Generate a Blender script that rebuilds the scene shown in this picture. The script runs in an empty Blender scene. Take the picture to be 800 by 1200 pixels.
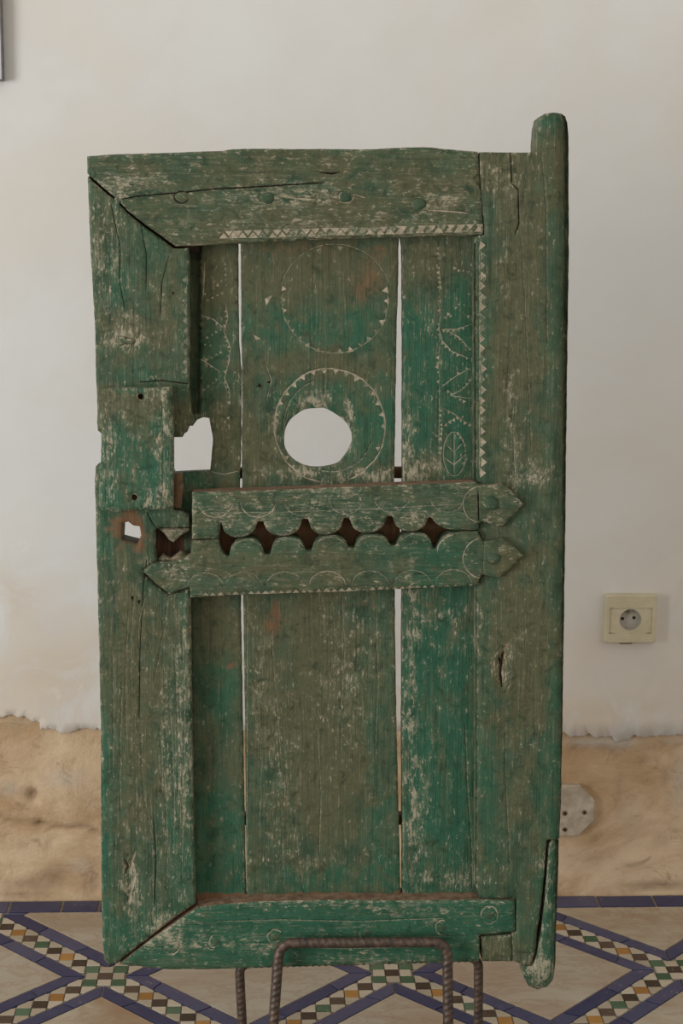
import bpy, math, random
import numpy as np
from mathutils import Vector, Matrix, kdtree
from mathutils.geometry import delaunay_2d_cdt
random.seed(7)
rng = np.random.default_rng(7)
scene = bpy.context.scene
col = scene.collection

# ------------------------------------------------------------------ camera
F_PX, PITCH, YAW, ROLL, CAM_H, WALL_D = 1970.0, 0.1975, 0.0475, 0.0108, 1.1407, 2.53
cy_, sy_, cp_, sp_ = math.cos(YAW), math.sin(YAW), math.cos(PITCH), math.sin(PITCH)
FWD = np.array([sy_*cp_, cy_*cp_, -sp_]); r0 = np.array([cy_, -sy_, 0.0]); u0 = np.cross(r0, FWD)
RGT = r0*math.cos(ROLL)+u0*math.sin(ROLL); UPV = -r0*math.sin(ROLL)+u0*math.cos(ROLL)
CAM = np.array([0.0, -WALL_D, CAM_H])
cd = bpy.data.cameras.new('camera'); cam = bpy.data.objects.new('camera', cd); col.objects.link(cam)
cd.sensor_fit = 'VERTICAL'; cd.sensor_height = 36.0; cd.sensor_width = 24.0; cd.lens = F_PX*36.0/1200.0
cd.clip_start = 0.05; cd.clip_end = 50
cam.matrix_world = Matrix(((RGT[0], UPV[0], -FWD[0], CAM[0]), (RGT[1], UPV[1], -FWD[1], CAM[1]),
                           (RGT[2], UPV[2], -FWD[2], CAM[2]), (0, 0, 0, 1)))
cd.dof.use_dof = True; cd.dof.focus_distance = 2.05; cd.dof.aperture_fstop = 16
scene.camera = cam

# ------------------------------------------------------------------ world, lights, exposure
scene.view_settings.view_transform = 'Standard'; scene.view_settings.look = 'None'
scene.view_settings.gamma = 1; scene.view_settings.use_curve_mapping = False
scene.view_settings.exposure = 0.02
w = bpy.data.worlds.new('room_light'); scene.world = w; w.use_nodes = True
bg = w.node_tree.nodes['Background']; bg.inputs[0].default_value = (1.0, 0.935, 0.85, 1); bg.inputs[1].default_value = 0.80
def area(name, loc, target, sx, sy, power, colr):
    l = bpy.data.lights.new(name, 'AREA'); l.shape = 'RECTANGLE'; l.size = sx; l.size_y = sy
    l.energy = power; l.color = colr
    o = bpy.data.objects.new(name, l); col.objects.link(o); o.location = loc
    d = Vector(target)-Vector(loc); o.rotation_euler = d.to_track_quat('-Z', 'Y').to_euler()
    return o
area('window_daylight', (-3.8, -3.1, 0.95), (0.0, -0.2, 0.6), 1.7, 1.9, 130, (0.96, 0.985, 1.0))

# ------------------------------------------------------------------ pixel -> world helpers
def ray(px, py):
    px = np.asarray(px, float); py = np.asarray(py, float)
    return FWD[None]*F_PX + (px-400.)[..., None]*RGT[None] - (py-600.)[..., None]*UPV[None]
def to_plane(px, py, p0, n):
    d = ray(np.atleast_1d(px), np.atleast_1d(py))
    t = ((p0-CAM)@n)/(d@n)
    return CAM+d*t[:, None]
def on_wall(px, py, y=0.0):
    p = to_plane(px, py, np.array([0, y, 0.]), np.array([0, 1., 0])); return p[:, 0], p[:, 2]
def on_floor(px, py, z=0.0):
    p = to_plane(px, py, np.array([0, 0, z]), np.array([0, 0, 1.])); return p[:, 0], p[:, 1]
def project(P):
    v = P-CAM; z = v@FWD
    return 400+F_PX*(v@RGT)/z, 600-F_PX*(v@UPV)/z

# ------------------------------------------------------------------ numpy noise
def _h(ix, iy, s):
    n = (ix.astype(np.int64)*374761393 + iy.astype(np.int64)*668265263 + s*1442695041) & 0x7fffffff
    n = ((n ^ (n >> 13))*1274126177) & 0x7fffffff
    n = ((n ^ (n >> 16))*668265263) & 0x7fffffff
    return (n & 0xffff)/65535.0
def vn(x, y, s=0):
    x = np.asarray(x, float); y = np.asarray(y, float)
    ix = np.floor(x); iy = np.floor(y); fx = x-ix; fy = y-iy
    fx = fx*fx*(3-2*fx); fy = fy*fy*(3-2*fy)
    a = _h(ix, iy, s); b = _h(ix+1, iy, s); c = _h(ix, iy+1, s); d = _h(ix+1, iy+1, s)
    return (a*(1-fx)+b*fx)*(1-fy)+(c*(1-fx)+d*fx)*fy
def fbm(x, y, s=0, o=4):
    t = 0; a = .5; n = 0
    for i in range(o):
        t = t+a*vn(x*2**i+17.3*i, y*2**i+9.1*i, s+i*31); n += a; a *= .5
    return t/n          # 0..1

# ------------------------------------------------------------------ object helpers
def setp(o, label=None, cat=None, group=None, kind=None):
    if label: o['label'] = label
    if cat: o['category'] = cat
    if group: o['group'] = group
    if kind: o['kind'] = kind
    return o
def mesh_obj(name, verts, faces, mats, parent=None, fm=None, smooth=False, me=None):
    if me is None:
        me = bpy.data.meshes.new(name); me.from_pydata([tuple(v) for v in verts], [], [tuple(f) for f in faces])
        for m in (mats if isinstance(mats, (list, tuple)) else [mats]): me.materials.append(m)
        if fm is not None: me.polygons.foreach_set('material_index', np.asarray(fm, np.int32))
        if smooth: me.polygons.foreach_set('use_smooth', [True]*len(me.polygons))
        me.update()
    o = bpy.data.objects.new(name, me); col.objects.link(o)
    if parent: o.parent = parent
    return o
def empty(name, loc, rot=(0, 0, 0)):
    o = bpy.data.objects.new(name, None); col.objects.link(o); o.location = loc; o.rotation_euler = rot
    o.empty_display_size = .05
    return o

# ------------------------------------------------------------------ materials
class NT:
    def __init__(s, name, rough=.7, spec=.3):
        s.m = bpy.data.materials.new(name); s.m.use_nodes = True; s.t = s.m.node_tree; s.n = s.t.nodes
        s.b = s.n['Principled BSDF']; s.b.inputs['Roughness'].default_value = rough
        s.b.inputs['Specular IOR Level'].default_value = spec
        s.tc = s.n.new('ShaderNodeTexCoord').outputs['Object']
    def L(s, a, b): s.t.links.new(a, b)
    def put(s, sock, v):
        if hasattr(v, 'is_output') or isinstance(v, bpy.types.NodeSocket): s.L(v, sock)
        else: sock.default_value = v
    def mp(s, scale, src=None, loc=None):
        n = s.n.new('ShaderNodeMapping'); s.L(src or s.tc, n.inputs[0]); n.inputs['Scale'].default_value = scale
        if loc is not None: s.put(n.inputs['Location'], loc)
        return n.outputs[0]
    def noise(s, vec, scale=1, detail=4, rough=.6, dist=0):
        n = s.n.new('ShaderNodeTexNoise'); s.L(vec, n.inputs['Vector']); n.inputs['Scale'].default_value = scale
        n.inputs['Detail'].default_value = detail; n.inputs['Roughness'].default_value = rough
        n.inputs['Distortion'].default_value = dist; return n.outputs[0]
    def ramp(s, f, a, b):
        n = s.n.new('ShaderNodeMapRange'); s.L(f, n.inputs[0]); n.inputs[1].default_value = a; n.inputs[2].default_value = b
        n.interpolation_type = 'SMOOTHSTEP'; return n.outputs[0]
    def math(s, op, a, b=0.0, clamp=False):
        n = s.n.new('ShaderNodeMath'); n.operation = op; n.use_clamp = clamp; s.put(n.inputs[0], a); s.put(n.inputs[1], b); return n.outputs[0]
    def mix(s, f, a, b):
        n = s.n.new('ShaderNodeMix'); n.data_type = 'RGBA'; s.put(n.inputs[0], f)
        s.put(n.inputs[6], a if not isinstance(a, tuple) else (*a[:3], 1)); s.put(n.inputs[7], b if not isinstance(b, tuple) else (*b[:3], 1)); return n.outputs[2]
    def bump(s, h, strength, dist):
        n = s.n.new('ShaderNodeBump'); s.L(h, n.inputs['Height']); n.inputs['Strength'].default_value = strength; n.inputs['Distance'].default_value = dist
        s.L(n.outputs[0], s.b.inputs['Normal'])
    def color(s, c): s.put(s.b.inputs['Base Color'], c if not isinstance(c, tuple) else (*c[:3], 1))
def srgb(r, g, b, k=1.0):
    f = lambda c: (c/255/12.92 if c <= 10 else ((c/255+.055)/1.055)**2.4)*k
    return (f(r), f(g), f(b))

def paint(name, vertical=True, spec=.2):
    s = NT(name, .55, spec)
    oi = s.n.new('ShaderNodeObjectInfo')
    off = s.math('MULTIPLY', oi.outputs['Random'], 7.0)
    vec = s.n.new('ShaderNodeVectorMath'); vec.operation = 'ADD'; s.L(s.tc, vec.inputs[0])
    cx = s.n.new('ShaderNodeCombineXYZ'); s.L(off, cx.inputs[1]); s.L(off, cx.inputs[0]); s.L(cx.outputs[0], vec.inputs[1])
    P = vec.outputs[0]
    gr = (lambda a, b: (a, a, b)) if vertical else (lambda a, b: (b, a, a))
    at = s.n.new('ShaderNodeAttribute'); at.attribute_name = 'tone'
    sep = s.n.new('ShaderNodeSeparateColor'); s.L(at.outputs['Color'], sep.inputs[0])
    dirt, pale, fresh, bare = sep.outputs[0], sep.outputs[1], sep.outputs[2], at.outputs['Alpha']
    n_big = s.noise(s.mp((9, 9, 9), P), 1, 5, .6)
    n_med = s.noise(s.mp(gr(60, 22), P), 1, 6, .65, .3)
    n_fine = s.noise(s.mp(gr(420, 25), P), 1, 5, .7, .2)
    n_grain = s.noise(s.mp(gr(190, 7), P), 1, 6, .7, .5)
    n_spot = s.noise(s.mp((210, 210, 210), P), 1, 4, .7)
    n_spot2 = s.noise(s.mp((75, 75, 75), P), 1, 7, .75, .6)
    n_fleck = s.noise(s.mp(gr(330, 120), P), 1, 5, .78, .5)
    n_patch = s.noise(s.mp(gr(34, 20), P), 1, 6, .62, .9)
    # green paint
    g = s.mix(s.ramp(n_med, .3, .7), (.029, .064, .035), (.066, .112, .064))
    fm = s.math('MULTIPLY', fresh, s.math('ADD', s.math('MULTIPLY', n_patch, 1.1), s.math('MULTIPLY', n_med, .6)))
    g = s.mix(s.ramp(fm, .22, .62), g, s.mix(n_med, (.012, .067, .036), (.038, .130, .075)))
    # olive grime
    dm = s.math('ADD', dirt, s.math('ADD', s.math('MULTIPLY', s.math('SUBTRACT', n_patch, .5), 2.1), s.math('MULTIPLY', s.math('SUBTRACT', s.math('ADD', n_med, n_grain), 1.0), .6)))
    g = s.mix(s.math('MULTIPLY', s.ramp(dm, .15, 1.0), .8), g, s.mix(n_spot2, (.052, .055, .025), (.150, .134, .070)))
    # pale streaks along the grain where the paint has worn
    pm = s.math('ADD', s.math('MULTIPLY', pale, .22), s.math('MULTIPLY', n_fine, .62))
    pm = s.math('ADD', pm, s.math('MULTIPLY', n_spot2, .38))
    g = s.mix(s.math('MULTIPLY', s.ramp(pm, .60, .70), .42), g, (.22, .21, .14))
    sm = s.math('ADD', s.math('MULTIPLY', pale, .20), s.math('ADD', s.math('MULTIPLY', n_fleck, .66), s.math('MULTIPLY', n_spot2, .34)))
    g = s.mix(s.math('MULTIPLY', s.ramp(sm, .63, .70), .8), g, s.mix(n_patch, (.30, .31, .22), (.48, .38, .28)))
    g = s.mix(s.math('MULTIPLY', s.ramp(n_spot2, .47, .33), .5), g, (.014, .022, .012))
    # dark grain lines, bare red-brown wood
    g = s.mix(s.math('MULTIPLY', s.ramp(n_grain, .43, .30), .5), g, (.018, .020, .012))
    bm = s.math('ADD', bare, s.math('MULTIPLY', s.math('SUBTRACT', n_spot2, .5), 1.0))
    g = s.mix(s.ramp(bm, .30, .75), g, s.mix(n_grain, (.06, .026, .012), (.27, .15, .075)))
    s.color(g)
    s.L(s.math('ADD', .46, s.math('MULTIPLY', n_spot2, .25)), s.b.inputs['Roughness'])
    h = s.math('ADD', s.math('MULTIPLY', n_grain, 1.0), s.math('ADD', s.math('MULTIPLY', n_spot2, .9), s.math('MULTIPLY', n_fine, .4)))
    s.bump(h, .9, .0024)
    return s.m
M_v = paint('green_paint_upright_grain', True); M_h = paint('green_paint_level_grain', False)
def simple(name, c1, c2, sc=(60, 60, 60), rough=.8, bump=.3, dist=.001, spec=.25):
    s = NT(name, rough, spec); n = s.noise(s.mp(sc), 1, 6, .65, .3)
    s.color(s.mix(s.ramp(n, .32, .68), c1, c2))
    if bump: s.bump(n, bump, dist)
    return s.m
M_chip = simple('worn_chip_wood', (.20, .18, .12), (.44, .37, .28), (170, 170, 170), .8)
M_chip2 = simple('green_chip_wood', (.05, .085, .055), (.30, .27, .19), (260, 260, 260), .7)
M_crack = simple('dark_crack_wood', (.008, .005, .003), (.03, .016, .009), (200, 200, 200), .9)
M_dust = simple('dusty_red_wood', (.13, .08, .05), (.27, .18, .12), (90, 90, 90), .9)
M_raw = simple('raw_brown_wood', (.035, .016, .009), (.11, .055, .03), (120, 120, 15), .8, .5)

# ------------------------------------------------------------------ door frame of reference
LEAN = math.radians(3.5)
DO = np.array([-0.01, -0.60, 0.19])
DU = np.array([1., 0, 0]); DV = np.array([0, math.sin(LEAN), math.cos(LEAN)]); DW = np.array([0, -math.cos(LEAN), math.sin(LEAN)])
def duv(px, py, wz=0.0):
    p = to_plane(px, py, DO+DW*wz, DW)-DO
    return p@DU, p@DV
def dpix(u, v, wz):
    P = DO+np.outer(u, DU)+np.outer(v, DV)+np.outer(np.zeros_like(u)+wz, DW)
    return project(P)

def pip(x, y, poly):
    inside = np.zeros(len(x), bool); n = len(poly)
    for i in range(n):
        x1, y1 = poly[i]; x2, y2 = poly[(i+1) % n]
        if y1 == y2: continue
        c = ((y1 > y) != (y2 > y)) & (x < (x2-x1)*(y-y1)/(y2-y1)+x1)
        inside ^= c
    return inside
def densify(pts, step, closed=True, rag=0.0, seed=0):
    out = []; n = len(pts)
    for i in range(n if closed else n-1):
        a = np.array(pts[i]); b = np.array(pts[(i+1) % n]); L = np.linalg.norm(b-a); k = max(1, int(round(L/step)))
        for j in range(k):
            p = a+(b-a)*j/k
            if rag and L > 0:
                nn = np.array([-(b-a)[1], (b-a)[0]])/L
                p = p+nn*rag*(fbm(np.array([p[0]*60+p[1]*83]), np.array([p[1]*60+seed]), 5, 4)[0]-.5)*2
            out.append(tuple(p))
    if not closed: out.append(tuple(pts[-1]))
    return out

# tone: dirt, pale, fresh, bare  given as soft patches in photograph pixels
TONE = []
def T(x, y, rx, ry, ch, a): TONE.append((x, y, rx, ry, 'dpfb'.index(ch), a))
def tone(px, py, base):
    out = np.tile(np.array(base, float), (len(px), 1))
    wx = px+(fbm(px/14, py/14, 3)-.5)*22; wy = py+(fbm(px/14, py/14, 9)-.5)*26
    for x, y, rx, ry, ch, a in TONE:
        q = ((wx-x)/rx)**2+((wy-y)/ry)**2
        if ch == 1: a = a*.62*(.35+1.3*fbm(px/5, py/9, 21, 3))
        out[:, ch] += a*np.exp(-q**1.5*.8)
    return np.clip(out, 0, 1)

DENTS = []   # (x, y, rx, ry, depth) in photograph pixels / metres
def board(name, parent, outline, holes=(), wf=0.0, wb=-.045, mat=None, chips=(), grooves=(), step=.0026, bev=.0022, bevr=.0045,
          extra=None, base=(.35, .3, .25, 0), rag=.0006, top_mat=None, rough_amp=.0006, vertical=True, side_mat=None, label=None, dents=True, edge_pale=.22):
    """one piece of timber: outline in photograph pixels on the face plane, extruded back, with worn relief.
    chips: [((x,y)*3, depth, matidx)], grooves: [(pts, width_px, depth, matidx)]"""
    cv = lambda pts: list(zip(*[a for a in duv([p[0] for p in pts], [p[1] for p in pts], wf)]))
    loops = [densify(cv(outline), step, True, rag, 1)]+[densify(cv(h), step, True, rag, 2) for h in holes]
    V = []; E = []; H = []
    for lp in loops:
        b0 = len(V); V += lp; H += [0.0]*len(lp); E += [(b0+i, b0+(i+1) % len(lp)) for i in range(len(lp))]
    nb = len(V)
    tris = []
    for tri, dp, mi in chips:
        t = cv(tri); c = np.mean(t, axis=0); b0 = len(V); V += [tuple(p) for p in t]+[tuple(c)]; H += [0, 0, 0, -dp]
        E += [(b0, b0+1), (b0+1, b0+2), (b0+2, b0), (b0, b0+3), (b0+1, b0+3), (b0+2, b0+3)]; tris.append((t, mi))
    quads = []; 
    for pts, wpx, dp, mi in grooves:
        p = np.array(densify(cv(pts), .004, False)); hw = wpx*.0010/2
        tg = np.gradient(p, axis=0); tg /= np.linalg.norm(tg, axis=1)[:, None]+1e-12; nn = np.stack([-tg[:, 1], tg[:, 0]], 1)
        tap = np.clip(np.minimum(np.arange(len(p)), np.arange(len(p))[::-1])/3+.35, 0, 1)[:, None]
        jit = (rng.random((len(p), 1))*.5+.75)*tap
        Lf, Rt = p+nn*hw*jit, p-nn*hw*jit
        b0 = len(V); k = len(p)
        V += [tuple(q) for q in Lf]+[tuple(q) for q in p]+[tuple(q) for q in Rt]; H += [0]*k+[-dp]*k+[0]*k
        for r_ in range(3): E += [(b0+r_*k+i, b0+r_*k+i+1) for i in range(k-1)]
        E += [(b0, b0+k), (b0+k, b0+2*k), (b0+k-1, b0+2*k-1), (b0+2*k-1, b0+3*k-1)]
        quads.append((list(map(tuple, Lf))+list(map(tuple, Rt[::-1])), mi, p, hw))
    A = np.array(loops[0]); x0, y0 = A.min(0); x1, y1 = A.max(0)
    gx, gy = np.meshgrid(np.arange(x0+step*.7, x1, step), np.arange(y0+step*.7, y1, step))
    gx = gx.ravel()+(rng.random(gx.size)-.5)*step*.6; gy = gy.ravel()+(rng.random(gy.size)-.5)*step*.6
    ok = pip(gx, gy, loops[0])
    for h in loops[1:]: ok &= ~pip(gx, gy, h)
    gx, gy = gx[ok], gy[ok]
    kt = kdtree.KDTree(sum(len(l)*2 for l in loops)); i = 0
    for l in loops:
        for j in range(len(l)):
            a = l[j]; b = l[(j+1) % len(l)]
            kt.insert((a[0], a[1], 0), i); kt.insert(((a[0]+b[0])/2, (a[1]+b[1])/2, 0), i); i += 1
    kt.balance()
    D = np.array([kt.find((a, b, 0))[2] for a, b in zip(gx, gy)]) if len(gx) else np.zeros(0)
    ok = D > step*.45
    for t, mi in tris:
        c = np.mean(t, axis=0); r = max(np.linalg.norm(np.array(q)-c) for q in t)
        ok &= (gx-c[0])**2+(gy-c[1])**2 > (r*.95)**2
    for q, mi, p, hw in quads:
        bb = (gx > p[:, 0].min()-.003) & (gx < p[:, 0].max()+.003) & (gy > p[:, 1].min()-.003) & (gy < p[:, 1].max()+.003)
        ids = np.where(bb)[0]
        if len(ids):
            pp = np.array(densify([tuple(z) for z in p], .0015, False))
            d = np.sqrt(((gx[ids][:, None]-pp[None, :, 0])**2+(gy[ids][:, None]-pp[None, :, 1])**2).min(1))
            ok[ids[d < hw+.0007]] = False
    gx, gy = gx[ok], gy[ok]
    V += list(zip(gx, gy)); H += [0.0]*len(gx)
    r = delaunay_2d_cdt([Vector((float(a), float(b))) for a, b in V], E, [], 0, 1e-7, True)
    ov = np.array([(p[0], p[1]) for p in r[0]]); of = np.array([tuple(f) for f in r[2]]); orig = r[3]
    hh = np.array([min((H[k] for k in o), default=0.0) if len(o) else 0.0 for o in orig])
    cen = ov[of].mean(1); keep = pip(cen[:, 0], cen[:, 1], loops[0])
    for h in loops[1:]: keep &= ~pip(cen[:, 0], cen[:, 1], h)
    of = of[keep]; cen = cen[keep]
    fmi = np.zeros(len(of), int)
    for t, mi in tris:
        fmi[pip(cen[:, 0], cen[:, 1], t)] = mi
    for q, mi, p, hw in quads:
        bb = np.where((cen[:, 0] > p[:, 0].min()-.003) & (cen[:, 0] < p[:, 0].max()+.003) & (cen[:, 1] > p[:, 1].min()-.003) & (cen[:, 1] < p[:, 1].max()+.003))[0]
        if len(bb):
            ins = pip(cen[bb, 0], cen[bb, 1], q); fmi[bb[ins]] = mi
    used = np.unique(of); remap = -np.ones(len(ov), int); remap[used] = np.arange(len(used))
    ov = ov[used]; hh = hh[used]; of = remap[of]
    ar = (ov[of[:, 1]]-ov[of[:, 0]]); br = (ov[of[:, 2]]-ov[of[:, 0]]); flip = ar[:, 0]*br[:, 1]-ar[:, 1]*br[:, 0] < 0
    of[flip] = of[flip][:, ::-1]
    Dd = np.array([kt.find((a, b, 0))[2] for a, b in ov])
    px, py = dpix(ov[:, 0], ov[:, 1], wf)
    g = (lambda a, b: (a, b))
    if vertical: n1 = fbm(ov[:, 0]*150, ov[:, 1]*9, 11+len(name), 3); 
    else: n1 = fbm(ov[:, 0]*9, ov[:, 1]*150, 11+len(name), 3)
    z = wf+hh+(n1-.5)*2*rough_amp+(fbm(ov[:, 0]*14, ov[:, 1]*14, 4, 3)-.5)*.0022
    z -= bev*np.clip(1-Dd/bevr, 0, 1)**1.6*(.5+1.0*fbm(ov[:, 0]*40, ov[:, 1]*40, 8, 3))
    if dents:
        for x, y, rx, ry, dp in DENTS:
            z -= dp*np.exp(-(((px-x)/rx)**2+((py-y)/ry)**2))
    if extra is not None: z += extra(px, py)
    tn = tone(px, py, base)
    if name == 'plank':
        q = np.clip(1-np.abs(py-(630-(px-256)*.03))/34, 0, 1)*(px > 224)
        tn[:, 3] += 2.4*q*(py > 598)*(py < 664); tn[:, 2] *= 1-np.clip(q*3, 0, 1); tn[:, 1] *= 1-np.clip(q*3, 0, 1)
        q2 = np.clip((py-(1043+4*(fbm(px/9, px*0, 5)-.5)*2))/5, 0, 1); tn[:, 3] += .75*q2
        q3 = np.exp(-((py-288)/10)**2)*(py < 600); tn[:, 3] += .25*q3
    tn[:, 1] += edge_pale*np.clip(1-Dd/.004, 0, 1)
    tn = np.clip(tn, 0, 1)
    nv = len(ov)
    # outline edges -> sides and back
    ed = {}
    for f in of:
        for i in range(3): ed[(f[i], f[(i+1) % 3])] = 1
    be = [(a, b) for (a, b) in ed if (b, a) not in ed]
    verts = [(a, c, -b) for a, b, c in zip(ov[:, 0], z*-1*-1, ov[:, 1])]
    verts = np.zeros((nv, 3)); verts[:, 0] = ov[:, 0]; verts[:, 1] = -z; verts[:, 2] = ov[:, 1]
    bi = sorted({a for e in be for a in e}); bm = {a: nv+i for i, a in enumerate(bi)}; nb2 = len(bi)
    mid = verts[bi].copy(); mid[:, 1] = -(wf-.0045)
    bk = verts[bi].copy(); bk[:, 1] = -wb
    faces = [tuple(f) for f in of]; fm = list(fmi)
    sm = 0
    mats = [mat or (M_v if vertical else M_h), M_chip, M_crack, M_dust, M_raw, M_chip2]
    if side_mat is not None: sm = side_mat
    for a, b in be:
        m_ = sm
        if top_mat is not None:
            e = ov[b]-ov[a]; L = np.linalg.norm(e)+1e-9
            if -e[0]/L > .6: m_ = top_mat
        faces.append((b, a, bm[a], bm[b])); fm.append(0 if m_ == sm and sm != top_mat else m_)
        faces.append((bm[b], bm[a], bm[a]+nb2, bm[b]+nb2)); fm.append(m_)
    # back face from the outline only
    bl = [ov[i] for i in bi]; pos = {a: i for i, a in enumerate(bi)}
    rb = delaunay_2d_cdt([Vector((float(a), float(b))) for a, b in bl], [(pos[a], pos[b]) for a, b in be], [], 0, 1e-9, True)
    if all(len(o) for o in rb[3]) and len(rb[0]) <= len(bl):
        bv = np.array([(p[0], p[1]) for p in rb[0]]); mp_ = [o[0] for o in rb[3]]
        bf = np.array([tuple(f) for f in rb[2]]); c2 = bv[bf].mean(1); kp = pip(c2[:, 0], c2[:, 1], loops[0])
        for h in loops[1:]: kp &= ~pip(c2[:, 0], c2[:, 1], h)
        for f in bf[kp]:
            q = [nv+nb2+mp_[i] for i in f]
            s_ = (bv[f[1]]-bv[f[0]]); t_ = (bv[f[2]]-bv[f[0]])
            if s_[0]*t_[1]-s_[1]*t_[0] > 0: q = q[::-1]
            faces.append(tuple(q)); fm.append(sm)
    allv = np.vstack([verts, mid, bk])
    o = mesh_obj(name, allv, faces, mats, parent, fm)
    me = o.data
    sm_ = np.zeros(len(me.polygons), bool); sm_[:len(of)] = True; me.polygons.foreach_set('use_smooth', sm_)
    ca = me.color_attributes.new('tone', 'FLOAT_COLOR', 'POINT')
    full = np.vstack([tn, tn[bi], tn[bi]]); ca.data.foreach_set('color', full.astype(np.float32).ravel())
    if label: o['label'] = label
    return o

# ------------------------------------------------------------------ tone patches (paint, grime, wear) over the door
for a in [
 # centre plank, upper
 (370,315,100,42,'d',.5),(430,335,30,24,'b',.5),(440,300,16,14,'b',.35),(322,490,7,40,'p',.6),(340,552,30,7,'p',.6),(430,556,28,7,'p',.6),(350,300,60,22,'b',.25),(408,497,7,26,'p',1.0),(365,470,22,8,'p',.8),(395,378,55,26,'f',.75),(340,395,18,40,'f',.4),(380,428,85,16,'d',.45),
 (300,520,22,60,'d',.5),(372,462,16,12,'p',.6),(430,480,32,60,'f',.85),(345,500,18,40,'f',.6),(370,470,40,20,'f',.4),(390,562,80,14,'p',.35),(315,380,10,40,'f',.4),(291,370,6,24,'f',.7),
 # left plank, upper
 (258,320,24,50,'d',.5),(252,420,16,50,'f',.3),(262,520,20,50,'d',.45),(225,575,22,20,'f',.5),(262,500,20,90,'p',.15),
 # right plank, upper
 (510,300,45,26,'d',.6),(545,330,12,40,'b',.22),(490,430,18,80,'f',.75),(535,430,18,110,'f',.5),(500,345,20,30,'d',.3),(495,548,26,14,'p',.6),(495,548,26,14,'d',.4),(478,520,6,50,'p',.5),
 # top rail
 (330,250,190,26,'d',.3),(190,250,50,22,'f',.25),(150,215,40,15,'p',.4),(330,228,70,16,'p',.45),(500,225,60,35,'d',.3),(515,238,40,14,'p',.45),(330,195,200,20,'d',.18),(400,265,160,10,'p',.25),(480,190,60,12,'f',.2),
 # left stile, upper
 (147,398,24,12,'p',.8),(150,375,12,10,'p',.5),(147,398,34,30,'d',.3),(125,300,18,70,'p',.35),(190,350,26,70,'d',.25),(180,330,16,70,'f',.35),(112,410,5,70,'b',.45),(165,430,25,20,'f',.4),(190,435,12,6,'b',.5),(120,480,10,30,'d',.4),(140,330,14,30,'f',.4),(215,490,14,20,'d',.6),(165,385,40,20,'d',.35),
 # left stile, lower
 (150,620,26,26,'b',.75),(165,655,10,50,'b',.25),(125,620,8,40,'f',.6),(160,760,40,90,'d',.4),(165,900,22,120,'d',.35),(214,860,8,150,'p',.55),(195,900,8,140,'p',.35),(122,1000,7,140,'f',.7),(210,960,16,80,'f',.5),(153,1040,11,32,'p',.75),(150,1015,8,18,'b',.3),(160,1100,40,25,'f',.5),(193,810,12,40,'d',.2),(180,780,3,30,'b',.4),(195,1085,14,14,'p',.5),(215,720,8,40,'f',.4),
 # lock block
 (165,540,34,60,'f',.75),(128,520,6,60,'p',.45),(190,500,7,45,'p',.5),(184,582,16,12,'p',.5),(160,470,36,14,'d',.6),(130,470,12,20,'d',.4),(194,580,6,14,'b',.45),(165,490,30,25,'d',.35),
 # middle rails
 (390,612,170,9,'p',.3),(330,660,120,12,'d',.3),(400,650,150,20,'f',.2),(245,650,28,25,'d',.35),(330,590,110,12,'p',.2),(200,668,25,14,'p',.4),(590,655,20,20,'d',.4),
 # planks, lower
 (255,735,28,36,'d',.65),(258,800,20,60,'f',.4),(257,990,28,60,'f',.9),(228,850,3,150,'b',.35),(272,778,6,5,'b',.6),
 (360,800,62,140,'d',.55),(322,725,9,24,'b',.65),(420,712,45,4,'b',.45),(300,800,10,80,'p',.4),(430,800,30,90,'f',.3),(330,900,20,110,'p',.35),(450,985,18,60,'f',.7),(370,1032,90,14,'f',.65),(370,1008,85,8,'p',.3),(400,830,30,50,'p',.35),(420,740,40,60,'p',.25),(380,930,40,60,'d',.4),
 (515,830,36,170,'f',.8),(483,800,6,180,'p',.6),(515,706,42,9,'b',.35),(515,722,40,8,'p',.45),(520,1030,40,12,'p',.4),(490,960,12,60,'p',.4),(520,960,28,90,'f',.2),
 # right stile
 (612,350,28,150,'d',.5),(585,470,16,90,'d',.3),(575,420,10,70,'f',.4),(648,330,12,170,'f',.3),(592,300,6,30,'b',.2),(592,300,7,34,'p',.4),(600,500,8,70,'p',.45),(628,556,20,15,'p',.7),(628,556,14,10,'b',.25),(655,200,12,50,'d',.5),(590,205,36,26,'d',.7),(590,205,36,26,'p',.35),
 (610,760,32,80,'d',.75),(590,768,7,16,'b',.5),(590,778,9,30,'p',.6),(572,850,8,170,'f',.9),(640,950,14,120,'f',.35),(590,940,22,80,'f',.3),(562,740,5,40,'p',.6),(600,900,20,60,'d',.25),(652,840,5,120,'f',.4),(585,1110,20,18,'d',.4),(610,1110,8,30,'b',.35),(650,142,14,8,'f',.6),
 # bottom rail
 (400,1085,200,36,'f',.75),(190,1100,45,22,'p',.5),(300,1105,80,6,'p',.4),(430,1125,60,7,'p',.4),(500,1075,60,10,'p',.2),(430,1060,160,4,'p',.4),
 (640,1050,8,60,'f',.6),(640,1005,6,14,'p',.6),(632,1135,14,16,'p',.65),(632,1135,12,10,'b',.3)]:
    T(*a)
for a in [(147,400,9,4,.004),(147,397,18,12,.0012),(152,1035,5,22,.003),(150,1012,7,6,.002),(588,785,6,24,.004),(596,795,5,20,-.0035),(592,762,5,8,.0025),(580,790,4,18,-.001),(628,556,10,7,.002),(240,1010,4,30,.0006),
          (272,778,6,3,.0015),(245,205,14,3,.0015),(288,372,3,25,.0018),(340,420,5,12,.001),(475,208,12,3,.0015),(160,203,6,3,.002),(190,437,10,3,.002)]:
    DENTS.append(a)

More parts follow.
